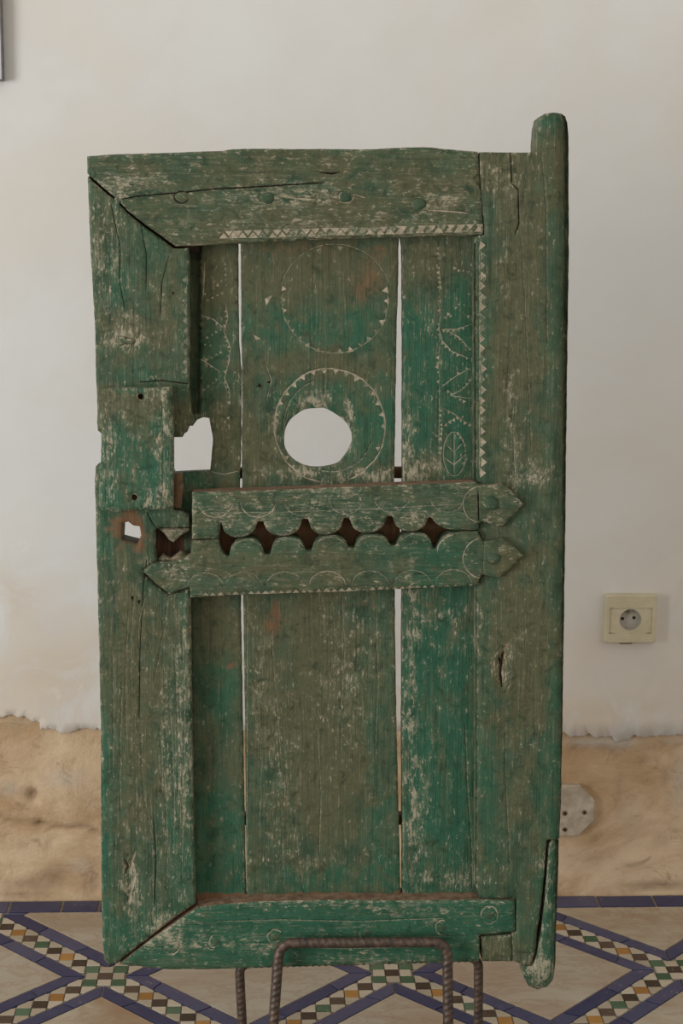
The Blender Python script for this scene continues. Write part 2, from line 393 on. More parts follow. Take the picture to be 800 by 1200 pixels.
# ------------------------------------------------------------------ carved ornament
def chip_row(p0, p1, n, hgt, side, depth=.0016, mi=1, jit=.12, base=.46, skip=0.0):
    """row of chip-carved triangles: bases on p0-p1, tips to one side"""
    out = []; a = np.array(p0, float); b = np.array(p1, float); d = (b-a)/n; L = np.linalg.norm(d); nn = np.array([-d[1], d[0]])/L*side
    for i in range(n):
        if rng.random() < skip: continue
        c = a+d*(i+.5)+(rng.random(2)-.5)*L*jit; s = (1+(rng.random()-.5)*.3)
        out.append(((tuple(c-d*base*s), tuple(c+d*base*s), tuple(c+nn*hgt*s)), depth, mi if rng.random() > .25 else 5))
    return out
def chip_path(pts, sp, size, side=1, skip=.1, depth=.0012):
    out = []; P = densify(pts, .5, False); P = np.array(P); s = np.r_[0, np.cumsum(np.linalg.norm(np.diff(P, axis=0), axis=1))]
    for t in np.arange(sp/2, s[-1], sp):
        if rng.random() < skip: continue
        i = min(np.searchsorted(s, t), len(P)-2); d = P[i+1]-P[i]; d /= np.linalg.norm(d)+1e-9; nn = np.array([-d[1], d[0]])*side
        c = P[i]+(rng.random(2)-.5)*.8; z = size*(.75+.5*rng.random())
        out.append(((tuple(c-d*z*.6), tuple(c+d*z*.6), tuple(c+nn*z)), depth, 1 if rng.random() > .3 else 5))
    return out
def arc(cx, cy, rx, ry, a0, a1, n=18):
    return [(cx+rx*math.cos(math.radians(a0+(a1-a0)*i/n)), cy+ry*math.sin(math.radians(a0+(a1-a0)*i/n))) for i in range(n+1)]
def wob(pts, amp=.8):
    return [(x+(rng.random()-.5)*amp, y+(rng.random()-.5)*amp) for x, y in pts]

# ------------------------------------------------------------------ THE DOOR
door = empty('carved_door', tuple(DO), (-LEAN, 0, 0))
setp(door, 'old green painted carved wooden door with round hole held upright on a rebar stand', 'door')
PT = dict(parent=door)
top_edge = [(102,183),(130,181),(160,180),(220,178),(262,176.5),(268,175),(275,174.5),(340,174.5),(440,174.5),(470,173),(495,172.5),(530,175),(560,177.5)]
top_bot = [(565.5,262),(566,275),(540,276),(480,277.5),(380,280.5),(300,283.5),(215,288.5),(206,288.5),(188,276),(170,263),(150,247),(137,233),(120,219),(102,203)]
ch = chip_row((262,270.5),(568,262.5),27,6.5,1,jit=.08)+chip_row((256,279.5),(566,271.5),27,-6.5,1,jit=.08)
ch = [c for c in ch if True]
gr_ = [([(142,233.5),(165,229.5),(215,225.5),(245,222),(300,219),(380,214)],1.5,.004,2),([(560,178),(561.5,219)],1.2,.003,2),
       ([(375,202),(388,203.5),(398,202)],2.2,.004,2)]
board('top_rail', door, top_edge+top_bot, wf=.001, chips=ch, grooves=gr_[:1]+gr_[2:]+[(wob(arc(x,y,8.6,7,a,a+280,12),.8),1.5,.0016,k) for x,y,a,k in ((213,231,20,2),(313,232,30,5),(405,231,-30,1),(491,239,0,5))]+[([(325,229),(350,233),(370,234)],1.6,.0009,1),([(415,228),(428,232)],1.8,.001,1),([(500,246),(530,248),(548,250)],1.6,.0009,1)], vertical=False, base=(.42,.40,.2,0), side_mat=0, label='top rail with a double row of carved zigzag along its lower edge')
# left stile
ls = [(102.5,206.5),(120,223),(137,236.5),(150,250.5),(170,266.5),(188,279.5),(203,291.5),(221,290.5),(222,350),(222,420),(221.5,453),(223,470),(223.5,483),(227,492),(226,498),
      (221,500),(219,506),(215,508),(214,512),(204,512.5),(197,515),(197,552),(203,555),(203,598),(214,600),(222,604),(222,618),(205,619),(186,618.5),(181,622),(183,632),(181,645),(184,657),(176,663),
      (168,668),(171,676),(183,686),(197,697.5),(210,694),(221,689),(223,702),(224.5,830),(226.5,950),(228.5,1040),(229,1059),(205,1076),(181,1094.5),(160,1111),(137,1129),(127,1131),(122,1125),
      (120,1105),(119,1050),(118,950),(118,850),(116,760),(114.5,700),(113,640),(112,600),(111,560),(112,547),(118,546),(124,544),(124,511),(117,507),(114,500),(113.5,470),(112,430),(111,380),(108,330),(105.5,280),(103.5,240)]
hole2 = [(143,613),(150,611.5),(156,616),(163.5,617),(165,628),(160.5,637.5),(150,635),(142.5,633)]
lg = [([(130,238),(134,258),(141,290),(140,330),(146,360)],.8,.0014,2),([(165,262),(172,300),(171,340)],.7,.0012,2),([(198,300),(190,330),(188,370)],.7,.0012,2),
      ([(172,655),(168,690),(164,760),(163,840)],.9,.0016,2),([(165,860),(166,900),(168,930),(180,990)],.8,.0010,5),([(196,700),(192,740),(180,800)],.8,.001,5),([(180,960),(183,1010),(181,1060)],1.0,.002,2),
      ([(172,600),(178,612),(183,619)],1.4,.003,2),([(163,448),(190,446),(221,450)],1.3,.003,2)]
for gx0, y0, y1, dx in ((192,905,1040,4),(198,820,1000,6),(204,760,960,5),(209,800,1030,5),(213,740,900,3),(187,850,930,3),(150,720,860,-3),(143,800,950,-2),(157,700,800,-4),(176,930,1080,3),(170,700,760,-8),(132,760,900,1)):
    n_ = 7; lg.append((wob([(gx0+dx*math.sin(i/n_*2.2), y0+(y1-y0)*i/n_) for i in range(n_+1)], .8), .9, .0007, 5))
lg.append((wob([(158,998),(155,1010),(158,1025),(154,1040),(150,1056)],2), 3.0, .0022, 1)); lg.append(([(147,1008),(150,1016),(147,1024)], 2.5, .003, 4))
lc = chip_row((219.5,322),(219.5,442),10,6,1,mi=5,jit=.1)+[(((161,704),(165,703),(163,709)),.004,2),(((140,806),(145,806),(142,810)),.004,2),(((153,699),(157,699),(155,705)),.003,2),(((201,342),(204.5,342),(203,346)),.003,2),(((190,344),(193,344),(191,348)),.002,1)]
board('left_stile', door, ls, [hole2], wf=0, chips=lc, grooves=lg, base=(.38,.36,.28,0), label='left stile, broken away behind the square block')
board('right_stile', door, [(562,178),(585,178.5),(610,178.5),(628.5,178.5),(629,165),(630,148),(632,138),(638,133.5),(648,132),(658,132.5),(663,136),(665.5,143),(666.5,160),(667,200),(667,300),(666,380),(665,450),(663.5,560),(663,620),
      (661,750),(659.5,850),(658,930),(656,984),(641,985),(639,1000),(637,1030),(634,1060),(630,1090),(627,1115),(622,1132),(612,1132),(607,1129),(601,1127),(600,1095),(604.5,1093),(604.5,1054),(580,1053),(562,1053),(557.5,1040),(558,950),(558,800),(558,690),
      (560,676),(560,600),(556.5,565),(556.5,480),(556,400),(556,300),(556,277),(567.5,275.5),(567,262),(562.5,220)],
      wf=0, chips=chip_row((562.5,281),(563,560),23,6.5,-1,jit=.1)+[(((583,770),(588,772),(586,782)),.006,2)],
      grooves=[([(598,179),(599.5,215),(607,222),(608,262),(603,276)],1.3,.003,2),([(561.5,280),(562,400),(561.5,560)],1.0,.0008,5),([(590,762),(588,775),(586,790),(588,803)],3.2,.006,4),([(594,770),(598,783),(597,800),(592,812)],2.0,.002,5),([(591,758),(588,766)],2,.002,1),
               ([(600,480),(603,560)],1,.001,5),([(612,300),(618,420),(622,520)],1,.0012,5),([(592,860),(593,930),(597,1010)],1,.0012,5),([(634,178),(640,240),(641,400)],1.2,.0015,5),
               ([(612,556),(622,548),(634,550),(640,558),(632,566),(618,566)],1.2,.0012,5),([(620,557),(630,554),(633,560),(625,562)],1.1,.001,5)],
      extra=lambda px, py: -.012*np.clip((px-646)/20, 0, 1)**2-.006*np.clip((563-px)/7, 0, 1)*((py > 285) & (py < 1045))+.003*np.exp(-((px-650)/14)**2)*(py < 230),
      base=(.45,.32,.22,0), label='right stile ending in a rounded pivot post at the top')
board('bottom_rail', door, [(231,1064),(262,1060),(299,1057.5),(350,1056),(400,1055),(450,1056),(495,1056),(540,1055),(561,1054.5),(603.5,1055),(603.5,1092.5),(562,1096.5),(561.5,1127),(506,1129),(450,1130.5),(390,1132),(300,1135),
      (240,1136.5),(190,1136.5),(160,1133),(140,1131),(181,1098.5)], wf=.001, vertical=False, top_mat=3, base=(.12,.35,.4,0), side_mat=0,
      grooves=[([(250,1080),(330,1078),(420,1080),(520,1076)],1,.0015,5),([(300,1106),(400,1112),(480,1110)],1,.0012,5)]+[(wob(arc(x,y,r,r,a0,a1,12),1.4),1.5,.0014,k) for x,y,r,a0,a1,k in ((253,1103,8,90,250,1),(322,1098,8.5,120,330,1),(429,1092,8,20,200,5),(518,1087,8.5,90,300,1),(573,1072,10,150,390,1),(573,1072,10,40,140,5),(201,1108,10,-60,120,1))])
# stubs of the stile below the bottom rail tenon
board('stile_stub', door, [(563,1098),(600,1096),(601,1127),(565,1127)], wf=-.002, base=(.4,.4,.3,0))
# planks
gl = [(279,281),(279.3,330),(280,400),(282.5,430),(282.8,470),(282.4,530),(281.3,557),(280.8,577),(282,700),(284.6,850),(286,930),(287.2,1000),(288.2,1052)]
gc = [(282,281),(282.3,330),(282.6,400),(283.4,430),(283.6,470),(283.2,530),(283.5,557),(283.6,577),(284.8,700),(286.8,850),(288.6,1000),(289,1052)]
gc2 = [(467.6,278),(467,290),(466.2,340),(464.3,400),(463.2,480),(461.7,560),(461.9,590),(467,600),(469,612),(468,640),(465,665),(462.5,690),(463.7,800),(465,860),(467.2,960),(469.4,1052)]
gr2 = [(469,278),(471,290),(471.6,400),(471.4,560),(471,690),(470.8,860),(471.2,960),(471.6,1052)]
WP, WPB = -.026, -.043
def reb(px, py):
    return -.014*np.clip((234.5-px)/1.5, 0, 1)*(py < 484)
lpc = []
for pts in ([(235,369),(250,374),(263,385)],[(237,403),(261,405)],[(235,420),(258,436),(261,439)],[(261,439),(250,449),(237,459)],[(264,355),(267,373),(262,388),(270,408),(268,425),(263,443),(268,455),(270,469),(269,491)],[(240,352),(252,347),(264,340)],[(236,345),(250,338),(262,325)],[(264,300),(266,340)],[(262,385),(240,398)],[(262,412),(240,424)]):
    lpc += chip_path(pts, 6.2, 2.9, 1, .12)
board('plank', door, [(221,270),(250,270),(279,270)]+gl+[(287.6,1062),(226,1062),(224,850),(222,700),(212,612),(203,600),(203,554),(222,553),(246,552),(248,532),(249.5,514),(247,500),(245,490),(238,489),(231,492),(226,499),(221,499)],
      wf=WP, wb=WPB, chips=lpc, grooves=[(wob([(x,y) for x,y in p],.6),1.0,.0007,1) for p in ([(235,369),(250,374),(263,385)],[(264,355),(267,373),(262,388),(270,408),(268,425),(263,443),(268,455),(270,469)],[(235,420),(258,436)],[(240,305),(238,350)],[(247,552),(262,556),(280,552)])],
      base=(.42,.28,.28,0), extra=lambda px, py: reb(px, py), bev=.0012)
cc = []
for k in range(30):
    a = k*12
    if 200 < a < 345 and rng.random() < .55: continue
    cc += chip_path(arc(392,352,63,63,a-3,a+3,3), 7, 5.5, 1, .0)
for k in range(30):
    a = 180+k*12
    cc += chip_path(arc(386,499,64,66,a-3,a+3,3), 7, 5.0, 1, .0 if 180<a%360<360 else .45)
cc += [(((300,453),(305,449),(307,454)),.004,2),(((312,448),(316,446),(317,450)),.004,2),(((310,350),(319,346),(312,358)),.002,1),(((297,392),(305,397),(300,399)),.002,1)]
def smooth_loop(p, k=4):
    p = np.array(p); n = len(p); out = []
    for i in range(n):
        a, b, c, d = p[i-1], p[i], p[(i+1) % n], p[(i+2) % n]
        for j in range(k):
            t = j/k; out.append(tuple(.5*((2*b)+(c-a)*t+(2*a-5*b+4*c-d)*t*t+(3*b-a-3*c+d)*t**3)))
    return out
hole = [(372.5,478),(363,478.5),(355,481),(347,486),(341,491),(336,498),(333.7,505),(332.4,517.5),(334,525),(339,532.5),(344,539.5),(350,544),(361,547.5),(372.5,548),(382,547.5),(390,546),(397,542.5),(402.5,537.5),(408,529),(410.3,522),(413,515),(410.5,507.5),(409,500),(405,495),(399,489),(392.5,484),(383,479.5)]
hole = smooth_loop(hole[::2], 5)
board('plank', door, [(282,270),(380,270),(467.8,270)]+gc2+[(469.4,1062),(380,1062),(289,1062)]+gc[::-1], [hole], wf=WP+.001, wb=WPB, chips=cc,
      grooves=[(wob(arc(392,352,66,66,200,345,24),1.0),1.0,.0008,5),(wob(arc(392,352,62,62,-10,190,30),1.0),1.2,.0009,5),(wob(arc(386,499,65,67,100,430,40),1.4),1.6,.0012,1),(wob(arc(386,501,52,52,20,200,30),1.6),1.2,.0009,5),(wob(arc(386,499,54,56,120,250,20),1.2),1,.0007,5),
               ([(290,560),(289,1045)],1,.0008,5),([(318,740),(322,800),(330,900)],1,.0008,5),([(345,960),(350,1010),(356,1045)],1,.001,5),([(310,425),(318,445),(312,470)],1,.0008,5),([(330,960),(333,1045)],.9,.0007,5),([(303,820),(306,900),(303,980)],.9,.0007,5),([(372,860),(376,930),(374,1000)],.9,.0006,5),([(440,720),(443,800),(440,870)],.9,.0006,5),([(400,700),(404,760),(399,830)],1,.0008,5)],
      base=(.45,.28,.22,0), bev=.0015, extra=lambda px, py: -.003*np.exp(-((np.hypot((px-372)/41, (py-513)/36)-1.03)/.14)**2))
rc = []
for pts in ([(514,283),(515,320),(518,345),(516,365)],[(525,309),(538,316),(549,317)],[(552,343),(538,358),(522,372)],[(519,372),(535,366),(552,370)],[(517,386),(535,386),(552,380)],[(522,386),(538,396),(552,411)],[(516,366),(514,385),(518,400),(529,412),(549,420)],
            [(515,405),(514,430),(516,470),(518,500),(516,556)],[(550,432),(535,440),(519,452)],[(553,444),(543,455),(528,464),(552,467)],[(519,452),(530,462),(545,470)],[(519,478),(530,484),(543,493),(552,498)],[(519,499),(532,490),(552,486)],[(552,425),(554,400),(553,350),(551,310)],[(536,505),(545,520),(547,540),(538,556)]):
    rc += chip_path(pts, 5.6, 3.4, 1, .25)
board('plank', door, [(469,270)]+gr2+[(471.6,1062),(563,1062),(563,690),(561,480),(561,270)], wf=WP, wb=WPB, chips=rc,
      grooves=[(wob(p,.6),1.0,.0008,1) for p in ([(516,366),(514,385),(518,400),(529,412),(549,420)],[(517,386),(535,386),(552,380)],[(522,386),(538,396),(552,411)],[(550,432),(535,440),(519,452)],[(553,444),(543,455),(528,464),(552,467)],[(519,478),(530,484),(543,493)],arc(532,532,13,26,0,350,20),[(532,506),(532,556)],[(522,520),(532,530),(542,518)],[(520,536),(532,545),(545,532)])]+
      [([(515,283),(514,560)],1,.0007,5),([(545,850),(548,930),(553,1000),(553,1040)],1.1,.0012,5)],
      base=(.3,.34,.35,0), bev=.0012)
# cross battens on the back, seen through the gaps
board('back_batten', door, [(252,549),(560,548),(560,560.5),(252,561)], wf=WPB-.0005, wb=-.060, mat=M_raw, vertical=False, dents=False)
board('back_batten', door, [(226,956),(560,955),(560,967),(226,968)], wf=WPB-.0005, wb=-.060, mat=M_raw, vertical=False, dents=False)
# bits that show dark in the joints
board('tenon', door, [(103.5,198),(128,214),(150,232),(180,256),(214,280),(234,281),(234,296),(196,296),(160,266),(135,246),(105,216)], wf=-.012, wb=-.03, mat=M_crack, vertical=False, dents=False)
board('tenon', door, [(138,1126),(180,1090),(226,1056),(236,1068),(186,1106),(150,1128)], wf=-.010, wb=-.03, mat=M_raw, vertical=False, dents=False)
board('backing_board', door, [(174,608),(226,608),(226,668),(174,668)], wf=-.027, wb=-.038, mat=M_raw, dents=False)
board('wood_splinter', door, [(184,619),(222,619.5),(221,622),(212,628),(203,636),(198,633),(192,625)], wf=-.006, wb=-.02, base=(.4,.7,.2,.4), vertical=False)
board('wood_splinter', door, [(184,657),(190,650),(200,655),(212,646),(220,651),(218,656),(200,661)], wf=-.006, wb=-.02, base=(.4,.6,.2,.5), vertical=False)
board('wood_strip', door, [(203,555),(213.5,555),(215,575),(212,596),(203,596)], wf=-.006, wb=-.02, base=(.5,.5,0,.62), vertical=True)
board('split_backing', door, [(640,988),(646,988),(642,1060),(634,1125),(622,1128),(628,1080)], wf=-.02, wb=-.034, mat=M_crack, dents=False)
board('lower_pivot', door, [(643.5,990),(648,984),(655.5,986),(655,1010),(653.5,1050),(652,1100),(651,1135),(648,1150),(641,1158),(630,1161),(620,1157),(615,1149),(613,1137),(616,1133),(624,1133),(629,1122),(634,1095),(638,1060),(641,1025)],
      wf=-.001, base=(.2,.5,.5,0), extra=lambda px, py: -.010*np.clip((px-640)/14, 0, 1)**2-.006*np.clip((py-1140)/20, 0, 1)**2)
# middle rails with scalloped edges
def tongues(xs, ytip, yroot, first, last, up):
    """scalloped edge through notch points xs"""
    pts = []
    for i in range(len(xs)-1):
        a, b = xs[i], xs[i+1]; n = 12
        for k in range(n+1):
            t = k/n; x = a[0]+(b[0]-a[0])*(.06+.88*t)
            e = (1-abs(2*t-1)**2.6)**.62
            yr = a[1]+(b[1]-a[1])*t
            pts.append((x, yr+(ytip(x)-yr)*e if k not in (0, n) else yr))
        pts.append((b[0], b[1]))
    return pts
up_n = [(256,612.5),(305,611),(358,608.5),(406,607.5),(457,605),(505,606.5)]
utip = lambda x: 631-(x-256)*.037
lo_n = [(265,652),(313,650),(361.5,646),(412,642),(460.5,639),(511,643)]
ltip = lambda x: 631.5-(x-256)*.030
ur = [(225,577),(300,575),(400,571),(480,568),(556,565),(562,569),(573,568.5),(588,566.5),(601,577),(613,591),(602,604),(586,619),(575,614),(566,611),(561,614),(560,621)]
ul = [(536,621.6),(522,619.5),(512,614.5),(507,608.5)]
rev = tongues(up_n, utip, None, 0, 0, True)[::-1]
board('carved_rail', door, ur+ul+rev+[(256,631),(240,632),(225,632)], wf=.009, wb=-.0245, vertical=False, top_mat=3, step=.0022, side_mat=0,
      grooves=[(wob(arc(x,y,21,20,8,172,16),.7),1.2,.0010,1 if x in (252,302,526) else 5) for x, y in ((252,586),(302,586),(353,584),(405,582),(458,580),(524,580))]+
              [(wob(arc(563,591,21,21,90,270,14)),1.2,.001,1),([(560,575),(561,612)],1.6,.003,2),(wob([(233,601),(330,600),(440,596),(550,590)],.5),1,.0007,5)],
      base=(.35,.4,.25,0), label='upper carved rail with scalloped lower edge', bev=.0022)
lr = [(225,633),(240,633),(255.5,632.5),(258,642),(262,649),(265,652)]+tongues(lo_n, ltip, None, 0, 0, False)+[(513,638),(518,630),(528,625),(540,623.5),(560,622.8),(563,632),(567,635),(578,633),(589,630.5),(601,640),(613,651.5),(600,665),(585,677.5),(574,676),(565,673),(561,680),(560,686.5),
      (500,689),(400,693.5),(300,697),(223,700.5),(222,688),(210,692),(198.5,697),(183,685),(167.5,670),(178,661.5),(190,659),(205,659),(214,655),(223,651)]
lrow = chip_row((236,698.5),(556,688.5),36,-4.2,1,jit=.08,mi=1)
board('carved_rail', door, lr, wf=.009, wb=-.0245, vertical=False, step=.0022, side_mat=0, chips=lrow,
      grooves=[(wob(arc(x,690-(x-235)*.012,22,19,188,352,16),.7),1.2,.0010,1 if x in (332,383,532) else 5) for x in (240,285,333,383,433,483,531)]+
              [(wob(arc((a[0]+b[0])/2,648-(a[0]-265)*.035,19,15,200,340,12),.7),1.1,.0009,5) for a, b in zip(lo_n, lo_n[1:])]+[(wob(arc(567,654,25,24,80,280,16)),1.3,.001,1),(wob(arc(536,648,24,22,180,260,10)),1.1,.001,1),([(567,636),(566,672)],1.0,.0015,5),([(196,664),(205,676),(197,690)],1,.001,5)],
      base=(.38,.36,.28,0), label='lower carved rail with scalloped upper edge and arrow-shaped end', bev=.0022)
# square lock block
def ring_hole(cx, cy, r, n=10): return [(cx+r*math.cos(i*2*math.pi/n), cy+r*math.sin(i*2*math.pi/n)) for i in range(n)]
board('lock_block', door, [(120,456),(140,454),(170,454.5),(201,453.5),(202.5,470),(203,507),(203,560),(202.5,592),(198,595.5),(170,598.5),(140,600.5),(120,598.5),(116,594),(116,575),(118,540),(118.5,507),(114.5,505),(113,495),(114.5,475),(116,462)],
      [ring_hole(164.5,465,3.4), ring_hole(157,583.5,3.6)], wf=.022, wb=0.0005, base=(.3,.44,.45,0), bev=.003, bevr=.006, side_mat=0,
      grooves=[([(124,520),(126,560),(124,590)],1,.001,5),([(190,470),(192,540),(190,585)],1,.001,5)], label='square block nailed over the lock side')
for (x, y) in ((164.5,465),(157,583.5)):
    board('nail_hole_plug', door, ring_hole(x, y, 4.2), wf=.012, wb=.0008, mat=M_raw, dents=False, step=.002, rag=0)
# nail heads
def nail(px, py, r_px, wz, flat=.5, lbl=None, squash=1.0):
    u, v = duv(px, py, wz); r = r_px*.00106; V = []; Fc = []; seg = 12; rings = 4
    for i in range(rings+1):
        a = i/rings*math.pi/2; rr = r*math.cos(a); zz = r*flat*math.sin(a)
        for k in range(seg):
            b = 2*math.pi*k/seg; j = 1+.10*math.sin(3*b+px)
            V.append((rr*j*math.cos(b), -zz, rr*j*squash*math.sin(b)))
    base = len(V)
    for k in range(seg): V.append((V[k][0], .003, V[k][2]))
    for i in range(rings):
        for k in range(seg): Fc.append((i*seg+k, i*seg+(k+1) % seg, (i+1)*seg+(k+1) % seg, (i+1)*seg+k))
    for k in range(seg): Fc.append((base+k, base+(k+1) % seg, (k+1) % seg, k))
    V = np.array(V)+np.array([u[0], -wz, v[0]])
    o = mesh_obj('nail_head', V, Fc, M_h, door, smooth=True)
    ca = o.data.color_attributes.new('tone', 'FLOAT_COLOR', 'POINT'); ca.data.foreach_set('color', np.tile([.3,.35,.3,0], (len(V), 1)).ravel().astype(np.float32))
    return o
for x, y, r, wz, sq in ((213,231,8,.0015,.8),(313,232,8.5,.0015,.75),(405,231,7,.0015,.9),(491,239,8,.0015,.85),(575,590,9,.010,.95),(578,654,8.5,.010,.8),(253,1103,6.5,.001,1),(322,1098,6.5,.001,.9),(429,1092,5.5,.001,1),(518,1087,6,.001,1),(573,1072,7,.001,1)):
    nail(x, y, r, wz-.0015, .42, squash=sq)
# iron pins at the crack near the top left
board('wooden_peg', door, [(134,232),(140,232),(139.5,252),(135,253)], wf=.0025, wb=-.02, base=(.2,.3,.4,0), dents=False, rag=.0002)
# latch stub on the left stile
board('iron_staple', door, [(136,398),(142,394),(152,396),(158,399),(156,403),(148,402),(140,404)], wf=.002, wb=-.012, base=(.2,.2,.7,0), vertical=False, dents=False)

# ------------------------------------------------------------------ REBAR STAND
def rebar_mat():
    s = NT('rusty_rebar', .5, .5); s.b.inputs['Metallic'].default_value = .35
    n = s.noise(s.mp((120, 120, 120)), 1, 6, .7); s.color(s.mix(s.ramp(n, .35, .7), (.045, .034, .028), (.13, .085, .06))); s.bump(n, .4, .0006); return s.m
M_bar = rebar_mat()
def rebar(name, pts, r, parent, pitch=.0080):
    """bar with slanted ribs swept along a path"""
    P = np.array(pts, float)
    # Catmull-like corner rounding already in pts; resample
    Q = np.array(densify3(P, .0016))
    tg = np.gradient(Q, axis=0); tg /= np.linalg.norm(tg, axis=1)[:, None]
    s = np.r_[0, np.cumsum(np.linalg.norm(np.diff(Q, axis=0), axis=1))]
    n0 = np.cross(tg[0], [0, 1, 0.01]); n0 /= np.linalg.norm(n0)
    seg = 16; V = []
    for i, (q, t) in enumerate(zip(Q, tg)):
        n0 = n0-t*(n0@t); n0 /= np.linalg.norm(n0); b = np.cross(t, n0)
        for k in range(seg):
            a = 2*math.pi*k/seg
            ph = s[i]/pitch*2*math.pi+2.2*math.cos(a)*1.0+(math.pi if math.sin(a) < 0 else 0)
            rib = max(0, math.cos(ph)-.15)**.6*.17 if abs(math.sin(a)) > .2 else .14
            V.append(q+(n0*math.cos(a)+b*math.sin(a))*r*(.90+rib))
    Fc = []
    for i in range(len(Q)-1):
        for k in range(seg): Fc.append((i*seg+k, i*seg+(k+1) % seg, (i+1)*seg+(k+1) % seg, (i+1)*seg+k))
    Fc.append(tuple(range(seg))[::-1]); Fc.append(tuple(range((len(Q)-1)*seg, len(Q)*seg)))
    return mesh_obj(name, V, Fc, M_bar, parent, smooth=True)
def densify3(P, step):
    out = []
    for a, b in zip(P[:-1], P[1:]):
        L = np.linalg.norm(b-a); k = max(1, int(L/step))
        for j in range(k): out.append(a+(b-a)*j/k)
    out.append(P[-1]); return out
def roundc(pts, rad, n=8):
    P = [np.array(p, float) for p in pts]; out = [P[0]]
    for i in range(1, len(P)-1):
        a, b, c = P[i-1], P[i], P[i+1]; d1 = (a-b)/np.linalg.norm(a-b); d2 = (c-b)/np.linalg.norm(c-b)
        p, q = b+d1*rad, b+d2*rad
        for k in range(n+1):
            t = k/n; out.append(p*(1-t)**2+b*2*t*(1-t)+q*t*t)
    out.append(P[-1]); return out
RB = .0062
def dworld(px, py, wz):
    u, v = duv(px, py, wz); return DO+DU*u[0]+DV*v[0]+DW*wz
fl = dworld(331,1108,.0165); fr = dworld(521,1104,.0165)
yf = fl[1]
fbl = to_plane(320,1205,np.array([0,yf-.012,0]),np.array([0,1.,0]))[0]; fbr = to_plane(525,1205,np.array([0,yf-.012,0]),np.array([0,1.,0]))[0]
stand = empty('rebar_stand', (float((fl[0]+fr[0])/2), float(yf+.05), 0))
setp(stand, 'rusty ribbed rebar stand on the tiled floor holding up the green door', 'stand')
so = np.array(stand.location)
tl = dworld(327,1105,.0165); tr = dworld(524,1104,.0165)
def foot(p, q):      # carry the line p->q on down to the floor
    t = (RB-p[2])/(q[2]-p[2]); f_ = p+(q-p)*t; return f_
Fl = foot(tl, fbl); Fr = foot(tr, fbr)
rebar('front_bar', [p-so for p in roundc([Fl, tl, tr, Fr], .020)], RB, stand)
yb = yf+.062
bl_t = to_plane(281,1136,np.array([0,yb,0]),np.array([0,1.,0]))[0]; br_t = to_plane(559,1128,np.array([0,yb,0]),np.array([0,1.,0]))[0]
bl_b = to_plane(284,1200,np.array([0,yb,0]),np.array([0,1.,0]))[0]; br_b = to_plane(561,1200,np.array([0,yb,0]),np.array([0,1.,0]))[0]
zb = float(DO[2])
def ztop(p, q, z): return p+(q-p)*(z-p[2])/(q[2]-p[2])
DB = min(duv(x, y, 0)[1][0] for x, y in ((190,1136.5),(300,1135),(561,1127),(390,1132)))   # lowest edge of the bottom rail
zr = lambda x, y: float((DO+DV*duv(x, y, 0)[1][0]+DW*(-.03))[2])-RB*.92-.0012
zl_, zr_ = zr(283, 1135.6), zr(560, 1127.6)
A1 = ztop(bl_t, bl_b, zl_); A2 = ztop(br_t, br_b, zr_); A1[1] = A2[1] = yb-.016
B1, B2 = foot(bl_t, bl_b), foot(br_t, br_b); B2[0] = A2[0]+.006
rebar('rear_bar', [p-so for p in roundc([B1, A1, A2, B2], .016)], RB*.92, stand)
for f_, b_ in ((Fl, B1), (Fr, B2)):
    rebar('floor_runner', [p-so for p in (f_+np.array([0, -.12, 0]), f_, b_+(b_-f_)*.02)], RB, stand)

# ------------------------------------------------------------------ FLOOR
GX, GY, P_ = -0.2270, -0.2613, 0.2080
a_ = P_/10; W1 = a_*1.33; W2 = a_*2.95; GAP = .0011
XL, XR, YN = -2.6, 2.6, -3.4
BORD = -0.044
floor = mesh_obj('floor', [(XL,YN,-.0018),(XR,YN,-.0018),(XR,0.05,-.0018),(XL,0.05,-.0018),(XL,YN,-.05),(XR,YN,-.05),(XR,.05,-.05),(XL,.05,-.05)],
                 [(0,1,2,3),(7,6,5,4),(0,4,5,1),(1,5,6,2),(2,6,7,3),(3,7,4,0)], simple('floor_grout', (.20,.165,.12), (.30,.25,.19), (60,60,60), .9))
setp(floor, kind='structure')
def tile_mat(name, c1, c2, rough=.35, sc=40, chips=(.35,.30,.24), chip=.70):
    s = NT(name, rough, .4); oi = s.n.new('ShaderNodeObjectInfo'); g = s.n.new('ShaderNodeNewGeometry')
    n = s.noise(s.mp((sc,)*3, g.outputs['Position']), 1, 5, .6); n2 = s.noise(s.mp((160,)*3, g.outputs['Position']), 1, 4, .7)
    n3 = s.math('ADD', s.math('MULTIPLY', n, .5), s.math('MULTIPLY', oi.outputs['Random'], .5))
    c = s.mix(s.ramp(n3, .2, .8), c1, c2); c = s.mix(s.ramp(s.math('ADD', s.math('MULTIPLY', n, .45), s.math('MULTIPLY', n2, .55)), chip-.08, chip), c, chips)
    s.color(c); s.bump(n, .25, .0012); return s.m
M_blue = tile_mat('blue_glazed_tile', (.020,.026,.085), (.060,.064,.13))
M_wht = tile_mat('white_glazed_tile', (.34,.29,.215), (.48,.42,.33))
M_grn = tile_mat('green_glazed_tile', (.030,.085,.045), (.075,.14,.085))
M_brn = tile_mat('dark_brown_glazed_tile', (.030,.018,.012), (.085,.055,.042))
M_org = tile_mat('ochre_glazed_tile', (.26,.12,.025), (.38,.19,.05))
